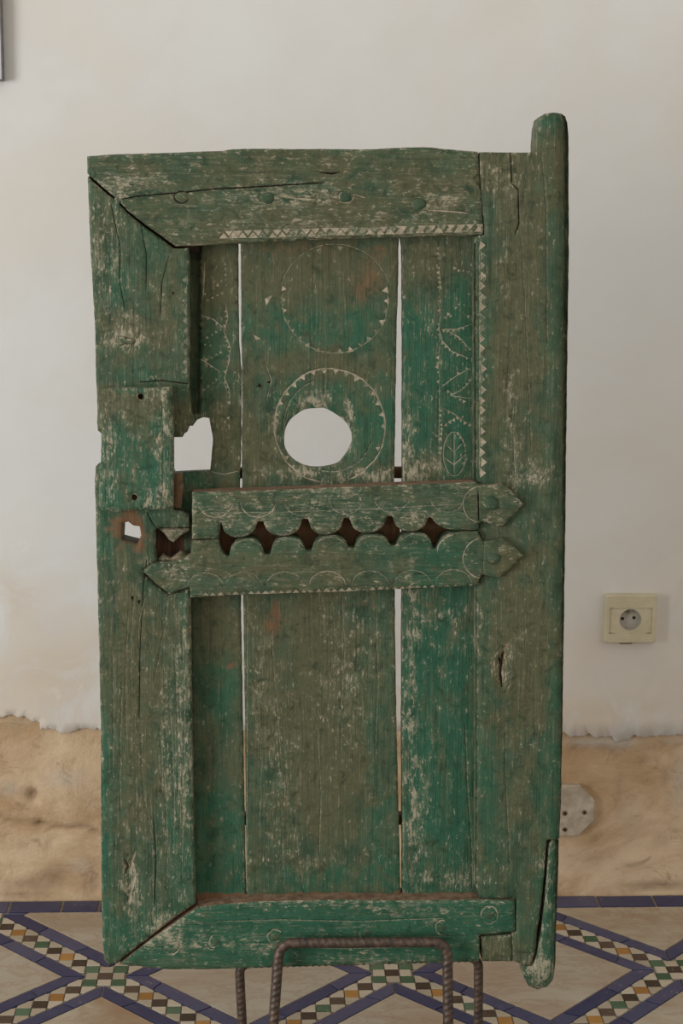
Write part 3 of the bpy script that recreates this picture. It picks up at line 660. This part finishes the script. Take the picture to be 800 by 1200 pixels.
def marble():
    s = NT('cream_marble', .38, .4); oi = s.n.new('ShaderNodeObjectInfo'); g = s.n.new('ShaderNodeNewGeometry'); P = g.outputs['Position']
    n = s.noise(s.mp((3.5,7,3.5), P), 1, 6, .62, 1.2); v = s.noise(s.mp((7,16,7), P), 1, 7, .7, 1.8)
    c = s.mix(s.ramp(n, .38, .66), (.31,.205,.125), (.42,.37,.285))
    c = s.mix(s.math('MULTIPLY', s.ramp(oi.outputs['Random'], .4, .9), .55), c, (.41,.39,.335))
    vein = s.math('SUBTRACT', 1.0, s.math('MULTIPLY', s.math('ABSOLUTE', s.math('SUBTRACT', v, .5)), 22), True)
    c = s.mix(s.math('MULTIPLY', vein, .38), c, (.25,.15,.08))
    c = s.mix(s.math('MULTIPLY', s.ramp(v, .58, .7), .35), c, (.36,.22,.12))
    s.color(c); s.bump(v, .12, .001); return s.m
M_mar = marble()
def clip_poly(poly, n, c):       # keep n.p <= c
    out = []
    for i in range(len(poly)):
        p, q = poly[i], poly[(i+1) % len(poly)]; dp = n[0]*p[0]+n[1]*p[1]-c; dq = n[0]*q[0]+n[1]*q[1]-c
        if dp <= 0: out.append(p)
        if (dp < 0 < dq) or (dq < 0 < dp):
            t = dp/(dp-dq); out.append((p[0]+(q[0]-p[0])*t, p[1]+(q[1]-p[1])*t))
    return out
def area2(p): return .5*sum(p[i][0]*p[(i+1) % len(p)][1]-p[(i+1) % len(p)][0]*p[i][1] for i in range(len(p)))
pieces = []     # (name, polygon, material)
def ring_inset(poly, d):
    # convex inset
    if area2(poly) < 0: poly = poly[::-1]
    res = list(poly)
    for i in range(len(poly)):
        p, q = poly[i], poly[(i+1) % len(poly)]; L = math.hypot(q[0]-p[0], q[1]-p[1])
        if L < 1e-6: continue
        n = ((q[1]-p[1])/L, -(q[0]-p[0])/L); res = clip_poly(res, n, n[0]*p[0]+n[1]*p[1]-d)
        if len(res) < 3: return None
    return res
def add_piece(name, poly, mat, gap=GAP):
    poly = clip_poly(poly, (0, 1), BORD-GAP)
    if len(poly) < 3 or abs(area2(poly)) < 2e-6: return
    r = ring_inset(poly, gap)
    if r and len(r) >= 3 and abs(area2(r)) > 8e-6: pieces.append((name, r, mat))
i0, i1 = int((XL-GX)/P_)-1, int((XR-GX)/P_)+1
j0 = int((YN-GY)/P_)-1
COLS = {0: M_brn, 1: M_grn, 2: M_brn, 3: M_org}
for i in range(i0, i1+1):
    for j in range(j0, 2):
        X, Y = GX+i*P_, GY+j*P_
        if (i+j) % 2:     # diamond centre
            out = P_-W1; mid_ = P_-W2
            cs = [(X+out, Y), (X, Y+out), (X-out, Y), (X, Y-out)]; ci = [(X+mid_, Y), (X, Y+mid_), (X-mid_, Y), (X, Y-mid_)]
            for k in range(4):
                A, B, a, b = cs[k], cs[(k+1) % 4], ci[k], ci[(k+1) % 4]
                tt = [0, .30+.06*((i*7+j*3+k) % 3-1), .66+.05*((i*5+j+k*2) % 3-1), 1]
                lp = lambda p, q, t: (p[0]+(q[0]-p[0])*t, p[1]+(q[1]-p[1])*t)
                for m in range(3):
                    # joints square across the strip
                    def inner(t):
                        L = math.hypot(B[0]-A[0], B[1]-A[1]); e = (W2-W1)/L*1.0
                        s_ = (t-e)/(1-2*e); return lp(a, b, min(1, max(0, s_)))
                    add_piece('blue_tile', [lp(A, B, tt[m]), lp(A, B, tt[m+1]), inner(tt[m+1]) if m < 2 else b, inner(tt[m]) if m else a], M_blue)
            add_piece('marble_slab', ci, M_mar, GAP*.8)
        else:             # crossing: checker of small tiles
            def cell(di, dj): return [(X+(di-.5)*a_, Y+(dj-.5)*a_), (X+(di+.5)*a_, Y+(dj-.5)*a_), (X+(di+.5)*a_, Y+(dj+.5)*a_), (X+(di-.5)*a_, Y+(dj+.5)*a_)]
            add_piece('mosaic_tile', cell(0, 0), M_brn, .0007)
            for sx in (1, -1):
                for sy in (1, -1):
                    lim = 10 if sy > 0 else 9
                    for n in range(1, 11):
                        if n == 10: continue
                        m = n if n <= 5 else 10-n
                        cm = {1: M_grn, 2: M_brn, 3: M_org, 4: M_brn, 5: M_grn}[m]
                        if sy > 0: continue_ = True
                        # each band half is shared by two crossings: only take the half going down from this crossing
                        if sy > 0: continue
                        add_piece('mosaic_tile', cell(sx*n, sy*n), cm, .0007)
                    if sy > 0: continue
                    for n in range(0, 10):
                        for (di, dj) in ((sx*(n+1), sy*n), (sx*n, sy*(n+1))):
                            if (di == 0 or dj == 0): continue
                            pc = cell(di, dj); c0 = X-sx*sy*Y     # line x - sx*sy*y
                            s2 = sx*sy; c0 = X-s2*Y
                            pc = clip_poly(pc, (1, -s2), c0+W1); pc = clip_poly(pc, (-1, s2), -c0+W1)
                            if di*sx == 10: pass
                            if len(pc) >= 3 and abs(di) < 10 and abs(dj) < 10: add_piece('white_tile', pc, M_wht, .0007)
            for (di, dj) in ((1, 0), (-1, 0), (0, 1), (0, -1)):
                pc = cell(di, dj)
                if di: pc = clip_poly(pc, (di, 0), di*X+W1*1.02)
                else: pc = clip_poly(pc, (0, dj), dj*Y+W1*1.02)
                add_piece('white_tile', pc, M_wht, .0007)
# border of long blue tiles along the wall
xs = list(on_floor(np.array([10,72,116,698+2,766]), np.array([1065.,1064,1063,1056,1055]), 0)[0])
jx = [xs[0]-.085*k for k in range(28, 0, -1)]+[xs[0], xs[1], xs[2]]
st = (xs[3]-xs[2])/9
jx += [xs[2]+st*k for k in range(1, 9)]+[xs[3], xs[4]]+[xs[4]+.085*k for k in range(1, 25)]
for k in range(len(jx)-1):
    if XL < jx[k] and jx[k+1] < XR:
        pieces.append(('blue_tile', ring_inset([(jx[k], BORD), (jx[k+1], BORD), (jx[k+1], -.0015), (jx[k], -.0015)], .0022), M_blue))
def in_view(poly):
    c = np.mean(poly, axis=0); x, y = project(np.array([[c[0], c[1], 0.0]])); v = c[1] > -WALL_D+.3
    return v and -60 < x[0] < 860 and 1030 < y[0] < 1260
def prism(poly, z1, z0, off=(0, 0)):
    n = len(poly); b = ring_inset(poly, .0006)
    if b is None or len(b) != n: b = poly
    dz = (random.random()-.5)*.0006
    V = [(p[0]-off[0], p[1]-off[1], z1+dz) for p in b]+[(p[0]-off[0], p[1]-off[1], z1-.0005+dz) for p in poly]+[(p[0]-off[0], p[1]-off[1], z0) for p in poly]
    F = [tuple(range(n))]+[(n+i, n+(i+1) % n, (i+1) % n, i) for i in range(n)]+[(2*n+i, 2*n+(i+1) % n, n+(i+1) % n, n+i) for i in range(n)]
    return V, F
counts = {}; rest = {}
pieces.sort(key=lambda p: np.hypot(np.mean(p[1], axis=0)[0], np.mean(p[1], axis=0)[1]+.3))
for name, poly, mat in pieces:
    if poly is None: continue
    if area2(poly) < 0: poly = poly[::-1]
    V, F = prism(poly, .0006, -.004)
    if in_view(poly) and counts.get(name, 0) < 300:
        counts[name] = counts.get(name, 0)+1
        c = np.mean(poly, axis=0); V = [(v[0]-c[0], v[1]-c[1], v[2]) for v in V]
        o = mesh_obj(name, V, F, mat, floor); o.location = (c[0], c[1], 0)
    else:
        R = rest.setdefault(name, ([], [], [], [])); b0 = len(R[0]); R[0].extend(V); R[1].extend([tuple(b0+i for i in f) for f in F])
        if mat not in R[2]: R[2].append(mat)
        R[3].extend([R[2].index(mat)]*len(F))
for name, (V, F, mats, fm) in rest.items():
    o = mesh_obj(name+'_field', V, F, mats, floor, fm); o['kind'] = 'stuff'

# ------------------------------------------------------------------ WALL
def wall_lower():
    s = NT('bare_earth_plaster', .92, .12); P = s.tc
    n = s.noise(s.mp((5,5,6), P), 1, 7, .65, .6); n2 = s.noise(s.mp((22,22,26), P), 1, 7, .72, .8); n3 = s.noise(s.mp((140,)*3, P), 1, 4, .7)
    c = s.mix(s.ramp(n, .36, .64), (.40,.265,.145), (.60,.455,.305))
    c = s.mix(s.math('MULTIPLY', s.ramp(n2, .47, .30), .6), c, (.25,.155,.085))
    c = s.mix(s.math('MULTIPLY', s.ramp(n2, .60, .78), .5), c, (.44,.385,.30))
    c = s.mix(s.math('MULTIPLY', s.ramp(n3, .62, .75), .5), c, (.52,.45,.36))
    at = s.n.new('ShaderNodeAttribute'); at.attribute_name = 'stain'; sep = s.n.new('ShaderNodeSeparateColor'); s.L(at.outputs['Color'], sep.inputs[0])
    c = s.mix(s.math('MULTIPLY', sep.outputs[0], .75), c, (.15,.09,.05)); c = s.mix(s.math('MULTIPLY', sep.outputs[1], .6), c, (.42,.40,.36))
    s.color(c); s.bump(s.math('ADD', n2, s.math('MULTIPLY', n3, .35)), .75, .004); return s.m
def wall_upper():
    s = NT('white_lime_plaster', .85, .15); P = s.tc
    at = s.n.new('ShaderNodeAttribute'); at.attribute_name = 'stain'; sep = s.n.new('ShaderNodeSeparateColor'); s.L(at.outputs['Color'], sep.inputs[0])
    n = s.noise(s.mp((2.2,2.2,2.6), P), 1, 6, .6, .5); n2 = s.noise(s.mp((9,9,9), P), 1, 7, .62, .8); n3 = s.noise(s.mp((120,)*3, P), 1, 3, .6)
    c = s.mix(s.ramp(n, .35, .68), (.605,.58,.54), (.635,.638,.622))
    c = s.mix(s.math('MULTIPLY', sep.outputs[0], s.ramp(n2, .30, .62)), c, (.55,.455,.345))
    c = s.mix(s.math('MULTIPLY', s.math('MULTIPLY', sep.outputs[1], s.ramp(n2, .50, .58)), .7), c, (.72,.70,.65))
    c = s.mix(s.math('MULTIPLY', s.ramp(n3, .80, .84), .6), c, (.35,.28,.2))
    s.color(c); s.bump(s.math('ADD', n2, s.math('MULTIPLY', n, 1.0)), .2, .005); return s.m
M_low, M_up = wall_lower(), wall_upper()
def ax(a, b, lo, hi, fine, coarse):
    out = list(np.arange(a, lo, coarse))+list(np.arange(lo, hi, fine))+list(np.arange(hi, b+1e-6, coarse))
    return np.array(sorted(set(np.round(out, 5))))
gx = ax(-2.6, 2.6, -.75, .75, .006, .06); gz = ax(-.05, 2.8, -.05, .50, .006, .1)
XX, ZZ = np.meshgrid(gx, gz); xf, zf = XX.ravel(), ZZ.ravel()
Pw = np.stack([xf, 0*xf, zf], 1); wpx, wpy = project(Pw)
yy = -.0025*(fbm(xf*7, zf*9, 40, 5)-.5)*2-.0012*(fbm(xf*40, zf*46, 41, 4)-.5)*2
ridge = np.abs(fbm(xf*11+3, zf*13, 77, 4)-.5); yy += .0025*np.exp(-(ridge/.02)**2)*(vn(xf*4, zf*4, 5) > .45)
st = np.zeros((len(xf), 4)); st[:, 3] = 1
for x, y, rx, ry, dp, sd, sl in ((38,932,6,7,.010,.8,0),(46,966,5,4,.008,.8,0),(68,1030,18,11,.006,.45,0),(40,1040,30,7,.004,.5,0),(110,1035,9,12,.005,.5,0),(75,912,22,10,0,0,.7),(10,925,14,7,0,0,.7),(95,1015,14,8,0,0,.6),(797,920,10,30,.003,0,.8),(755,895,6,6,.005,.3,0),
                              (780,900,9,14,-.006,0,.2),(745,1008,16,7,-.006,0,.1),(770,1040,35,5,.005,.7,0),(30,1050,30,4,.002,.7,0),(720,1000,40,20,.001,.25,0),(700,875,40,8,.0,.25,0),(740,960,14,30,0,0,.3),(700,869,44,5,-.003,0,1.3),(725,872,16,6,-.003,0,.9),(790,868,12,4,-.002,0,.9),(20,846,26,4,-.003,0,.3),(725,930,5,26,0,.3,0),(680,1010,30,14,0,0,.3),(30,990,30,10,0,.25,0),(100,940,14,30,0,.2,0),(775,985,10,10,.003,.4,0)):
    q = np.exp(-(((wpx-x)/rx)**2+((wpy-y)/ry)**2)); yy += dp*q; st[:, 0] += sd*q*(.4+1.2*fbm(wpx/9, wpy/9, 2)); st[:, 1] += sl*q*(.3+1.2*fbm(wpx/12, wpy/12, 6))
# the long crack
cx_ = np.array([0,40,60,90,120,150]); cyy = np.array([958,966,967,970,976,980.]); dcr = np.abs(wpy-np.interp(wpx, cx_, cyy)-2*np.sin(wpx/9)); q = np.exp(-(dcr/2.5)**2)*(wpx < 125)*(wpx > -40)
yy += .004*q; st[:, 0] += .6*q
yy = yy+.001
nx, nz = len(gx), len(gz)
Fw = [(j*nx+i, j*nx+i+1, (j+1)*nx+i+1, (j+1)*nx+i) for j in range(nz-1) for i in range(nx-1)]
wall = mesh_obj('wall_back', np.stack([xf, yy, zf], 1), Fw, M_low, smooth=True); setp(wall, kind='structure')
ca = wall.data.color_attributes.new('stain', 'FLOAT_COLOR', 'POINT'); ca.data.foreach_set('color', np.clip(st, 0, 1).astype(np.float32).ravel())
# white coat with its broken lower edge
edge_px = [(-300,842),(-150,848),(-60,841),(0,838.5),(18,838),(30,839),(36,844),(45,846),(48,853),(60,852),(67,852.5),(70,856),(84,856.5),(92,853),(105,852),(118,854),(200,850),(300,856),(420,851),(520,858),(600,854),(660,857),(668,862),(682,861),(690,857.5),(700,863),(716,862),(722,866),(735,865),(742,861),(760,863),(772,859),(790,861),(800,858),(860,862),(950,856),(1100,860)]
ex, ez = on_wall(np.array([p[0] for p in edge_px], float), np.array([p[1] for p in edge_px], float))
E_ = densify(list(zip(ex, ez)), .0025, False, .0055, 3)
E_ = [(a, b+.006*(fbm(np.array([a*210]), np.array([3.]), 91, 4)[0]-.5)) for a, b in E_]
E_ = [(-2.6, E_[0][1])]+E_+[(2.6, E_[-1][1])]
loop = E_+[(2.6, 2.8), (-2.6, 2.8)]
gx1, gz1 = np.meshgrid(np.arange(-.8, .8, .012), np.arange(.30, 1.6, .012)); gx2, gz2 = np.meshgrid(np.arange(-2.5, 2.55, .1), np.arange(.45, 2.75, .1))
fx = np.r_[gx1.ravel()+(rng.random(gx1.size)-.5)*.004, gx2.ravel()]; fz = np.r_[gz1.ravel(), gz2.ravel()]
ok = pip(fx, fz, loop)
eb = np.array(E_); d = np.full(len(fx), 9.0); near = np.where(fz < .5)[0]
for k in range(0, len(near), 2000):
    ii = near[k:k+2000]; d[ii] = np.sqrt(((fx[ii][:, None]-eb[None, :, 0])**2+(fz[ii][:, None]-eb[None, :, 1])**2).min(1))
ok &= d > .004
V2 = loop+list(zip(fx[ok], fz[ok])); n = len(loop)
r = delaunay_2d_cdt([Vector((float(a), float(b))) for a, b in V2], [(i, (i+1) % n) for i in range(n)], [], 0, 1e-7, False)
ov = np.array([(p[0], p[1]) for p in r[0]]); of = np.array([tuple(f) for f in r[2]]); cen = ov[of].mean(1); of = of[pip(cen[:, 0], cen[:, 1], loop)]
Pw = np.stack([ov[:, 0], 0*ov[:, 0], ov[:, 1]], 1); wpx, wpy = project(Pw)
th = -.0045-.003*(fbm(ov[:, 0]*2.5, ov[:, 1]*2.5, 60, 3)-.5)*2*np.clip((ov[:, 1]-.42)*6, .15, 1)-.0012*(fbm(ov[:, 0]*12, ov[:, 1]*12, 61, 4)-.5)*2
st = np.zeros((len(ov), 4)); st[:, 3] = 1
below = np.clip((wpy-560)/290, 0, 1)
st[:, 0] = .85*below**1.3*np.where(wpx < 400, 1.0, .75)*(.55+.8*fbm(wpx/90, wpy/70, 14))
for x, y, rx, ry, ch, a in ((25,640,22,14,1,1.0),(95,820,30,30,1,1.1),(40,800,40,25,0,.3),(20,700,30,25,0,.4),(700,835,50,16,0,.5),(60,780,50,20,0,.3),(760,845,40,10,1,.8),(690,760,20,30,0,.25),(800,700,40,60,1,.3)):
    st[:, ch] += a*np.exp(-(((wpx-x)/rx)**2+((wpy-y)/ry)**2))
st[:, 1] += .25*below
be = {}
for f in of:
    for i in range(3): be[(f[i], f[(i+1) % 3])] = 1
ar = (ov[of[:, 1]]-ov[of[:, 0]]); br = (ov[of[:, 2]]-ov[of[:, 0]]); fl_ = ar[:, 0]*br[:, 1]-ar[:, 1]*br[:, 0] < 0; of[fl_] = of[fl_][:, ::-1]
be = {(f[i], f[(i+1) % 3]) for f in of for i in range(3)}; be = [(a, b) for a, b in be if (b, a) not in be]
bi = sorted({a for e in be for a in e}); bm = {a: len(ov)+i for i, a in enumerate(bi)}
v3 = np.stack([ov[:, 0], th, ov[:, 1]], 1); bk = v3[bi].copy(); bk[:, 1] = .006; bk[:, 2] -= .001
Fp = [tuple(f) for f in of]+[(b, a, bm[a], bm[b]) for a, b in be]
coat = mesh_obj('plaster_coat', np.vstack([v3, bk]), Fp, M_up, wall)
coat.data.polygons.foreach_set('use_smooth', np.r_[np.ones(len(of), bool), np.zeros(len(be), bool)])
coat['label'] = 'white plaster coat with a broken lower edge'
ca = coat.data.color_attributes.new('stain', 'FLOAT_COLOR', 'POINT'); ca.data.foreach_set('color', np.clip(np.vstack([st, st[bi]]), 0, 1).astype(np.float32).ravel())

# ------------------------------------------------------------------ wall fittings
def rrect(cx, cz, hx, hz, r, n=5):
    out = []
    for (sx, sz, a0) in ((1, 1, 0), (-1, 1, 90), (-1, -1, 180), (1, -1, 270)):
        for k in range(n+1):
            a = math.radians(a0+90*k/n); out.append((cx+sx*(hx-r)+r*math.cos(a), cz+sz*(hz-r)+r*math.sin(a)))
    return out
def slab(name, poly, y_back, y_front, mat, parent, bevel=.001, holes=None):
    """plate standing off the wall: outline in (x, z), bevelled front edge; y is negative towards the room"""
    n = len(poly); c = np.mean(poly, axis=0); ins = ring_inset(poly, bevel)
    if ins is None or len(ins) != n:
        ins = [(c[0]+(p[0]-c[0])*(1-bevel/.02), c[1]+(p[1]-c[1])*(1-bevel/.02)) for p in poly]
    V = [(p[0], y_back, p[1]) for p in poly]+[(p[0], y_front+bevel, p[1]) for p in poly]+[(p[0], y_front, p[1]) for p in ins]
    F = [(i, (i+1) % n, n+(i+1) % n, n+i) for i in range(n)]+[(n+i, n+(i+1) % n, 2*n+(i+1) % n, 2*n+i) for i in range(n)]+[tuple(range(2*n, 3*n)), tuple(range(n))[::-1]]
    return mesh_obj(name, V, F, mat, parent)
M_soc = simple('yellowed_cream_plastic', (.46,.41,.27), (.53,.47,.33), (30,30,30), .4, 0, spec=.5)
M_soc2 = simple('grey_plastic_socket', (.34,.31,.26), (.42,.39,.33), (60,60,60), .45, 0)
M_blk = simple('dark_hole', (.012,.010,.008), (.02,.015,.012), rough=.8, bump=0)
sx, sz = on_wall(np.array([709.5,767,738,714.5,763,730,743.5,737]), np.array([697,753,726,712,742,726,725,718.]), -.015)
cx0, cz0 = (sx[0]+sx[1])/2, (sz[0]+sz[1])/2; hx, hz = (sx[1]-sx[0])/2, abs(sz[1]-sz[0])/2
sock = empty('wall_socket', (cx0, 0, cz0)); setp(sock, 'cream plastic wall socket on white plaster right of the green door', 'socket')
def frame_plate(name, hx, hz, ix, iz, yb, yf_, mat, parent, icz=0.0, r=.003):
    o_ = rrect(0, 0, hx, hz, r); n = len(o_); i_ = rrect(0, icz, ix, iz, .0015); o2 = rrect(0, 0, hx-.0015, hz-.0015, r)
    V = [(p[0], yb, p[1]) for p in o_]+[(p[0], yf_+.002, p[1]) for p in o_]+[(p[0], yf_, p[1]) for p in o2]+[(p[0], yf_, p[1]) for p in i_]+[(p[0], yf_+.005, p[1]) for p in i_]
    F = []
    for L in range(4): F += [(L*n+i, L*n+(i+1) % n, (L+1)*n+(i+1) % n, (L+1)*n+i) for i in range(n)]
    return mesh_obj(name, V, F, mat, parent)
icx = (sx[3]+sx[4])/2-cx0; icz = (sz[3]+sz[4])/2-cz0; ihx = (sx[4]-sx[3])/2; ihz = abs(sz[4]-sz[3])/2
frame_plate('cover_frame', hx, hz, ihx, ihz, -.003, -.0185, M_soc, sock, icz)
# insert with a round well
def insert():
    rw = .0172; n = 24; wc = (sx[2]-cx0, sz[2]-cz0); ring = [(wc[0]+rw*math.cos(2*math.pi*k/n), wc[1]+rw*math.sin(2*math.pi*k/n)) for k in range(n)]
    outer = []
    for k in range(n):
        a = 2*math.pi*k/n; c, s_ = math.cos(a), math.sin(a); t = min(ihx/abs(c) if abs(c) > 1e-6 else 9, ihz/abs(s_) if abs(s_) > 1e-6 else 9)
        outer.append((c*t, icz+s_*t))
    V = [(p[0], -.0165, p[1]) for p in outer]+[(p[0], -.0172, p[1]) for p in ring]+[(wc[0]+(p[0]-wc[0])*.93, -.009, wc[1]+(p[1]-wc[1])*.93) for p in ring]
    F = [(i, (i+1) % n, n+(i+1) % n, n+i) for i in range(n)]; fm = [0]*n
    F += [(n+i, n+(i+1) % n, 2*n+(i+1) % n, 2*n+i) for i in range(n)]+[tuple(range(2*n, 3*n))]; fm += [1]*(n+1)
    mesh_obj('socket_insert', V, F, [M_soc, M_soc2], sock, fm)
    return wc
wc = insert()
def disc(name, x, z, r, y0, y1, mat, parent, n=12):
    V = [(x+r*math.cos(2*math.pi*k/n), y0, z+r*math.sin(2*math.pi*k/n)) for k in range(n)]+[(x+r*math.cos(2*math.pi*k/n), y1, z+r*math.sin(2*math.pi*k/n)) for k in range(n)]
    F = [(k, (k+1) % n, n+(k+1) % n, n+k) for k in range(n)]+[tuple(range(n, 2*n))]
    return mesh_obj(name, V, F, mat, parent)
for k in (5, 6): disc('contact_hole', sx[k]-cx0, sz[k]-cz0, .0027, -.008, -.0094, M_blk, sock)
disc('earth_pin', sx[7]-cx0, sz[7]-cz0, .0024, -.008, -.014, simple('dull_brass_pin', (.16,.12,.07), (.24,.19,.12), rough=.4, bump=0), sock)
slab('socket_smudge', rrect(-.004, -hz-.001, .010, .003, .0015), .004, -.010, M_dust, sock, .0008)  # small block standing in for the dark smudge under the socket
# old octagonal cover plate
ox, oz = on_wall(np.array([664.5, 697, 661, 684, 661, 676]), np.array([949.5, 949.5, 952, 951, 971, 930.]), -.006)
rad = ox[1]-ox[0]
cov = empty('octagonal_cover_plate', (ox[0], 0, oz[0])); setp(cov, 'old chipped octagonal cover plate on bare plaster below the wall socket, half behind the door', 'cover plate')
M_cer = simple('old_ceramic', (.30,.245,.18), (.46,.39,.30), (45,45,45), .7, .3)
octo = [(rad*1.04*math.cos(math.radians(a)), rad*1.04*math.sin(math.radians(a))) for a in np.arange(22.5, 382, 45)][:8]
slab('plate_body', octo, .004, -.010, M_cer, cov, .0015)
for k in (2, 3, 4):
    disc('screw_recess', ox[k]-ox[0], oz[k]-oz[0], .0045, -.006, -.0104, M_dust, cov, 12)
    disc('screw', ox[k]-ox[0], oz[k]-oz[0], .0022, -.009, -.0112, M_crack, cov, 10)
# framed panel at the upper left
px_, pz_ = on_wall(np.array([4.0, 4.0, 0.0]), np.array([95.0, 0.0, 0.0]), -.02)
fx1, fz0 = px_[0], pz_[0]
fr_ = empty('framed_panel', (fx1-.2, -.008, fz0)); setp(fr_, 'pale framed panel on the wall in the upper left corner, only its edge in view', 'picture')
M_frm = simple('grey_metal_frame', (.10,.095,.085), (.15,.14,.13), rough=.45, bump=0); M_sht = simple('pale_lilac_sheet', (.50,.49,.56), (.56,.55,.62), rough=.5, bump=0)
hw_, hh_ = .2, .28
for (xa, xb, za, zb_) in ((-hw_, hw_, 0, .0022), (-hw_, hw_, 2*hh_-.0022, 2*hh_), (-hw_, -hw_+.0022, .0022, 2*hh_-.0022), (hw_-.0022, hw_, .0022, 2*hh_-.0022)):
    slab('frame_strip', [(xa, za), (xb, za), (xb, zb_), (xa, zb_)], .0, -.014, M_frm, fr_, .0004)
slab('sheet', [(-hw_+.0022, .0022), (hw_-.0022, .0022), (hw_-.0022, 2*hh_-.0022), (-hw_+.0022, 2*hh_-.0022)], .0, -.012, M_sht, fr_, .0004)
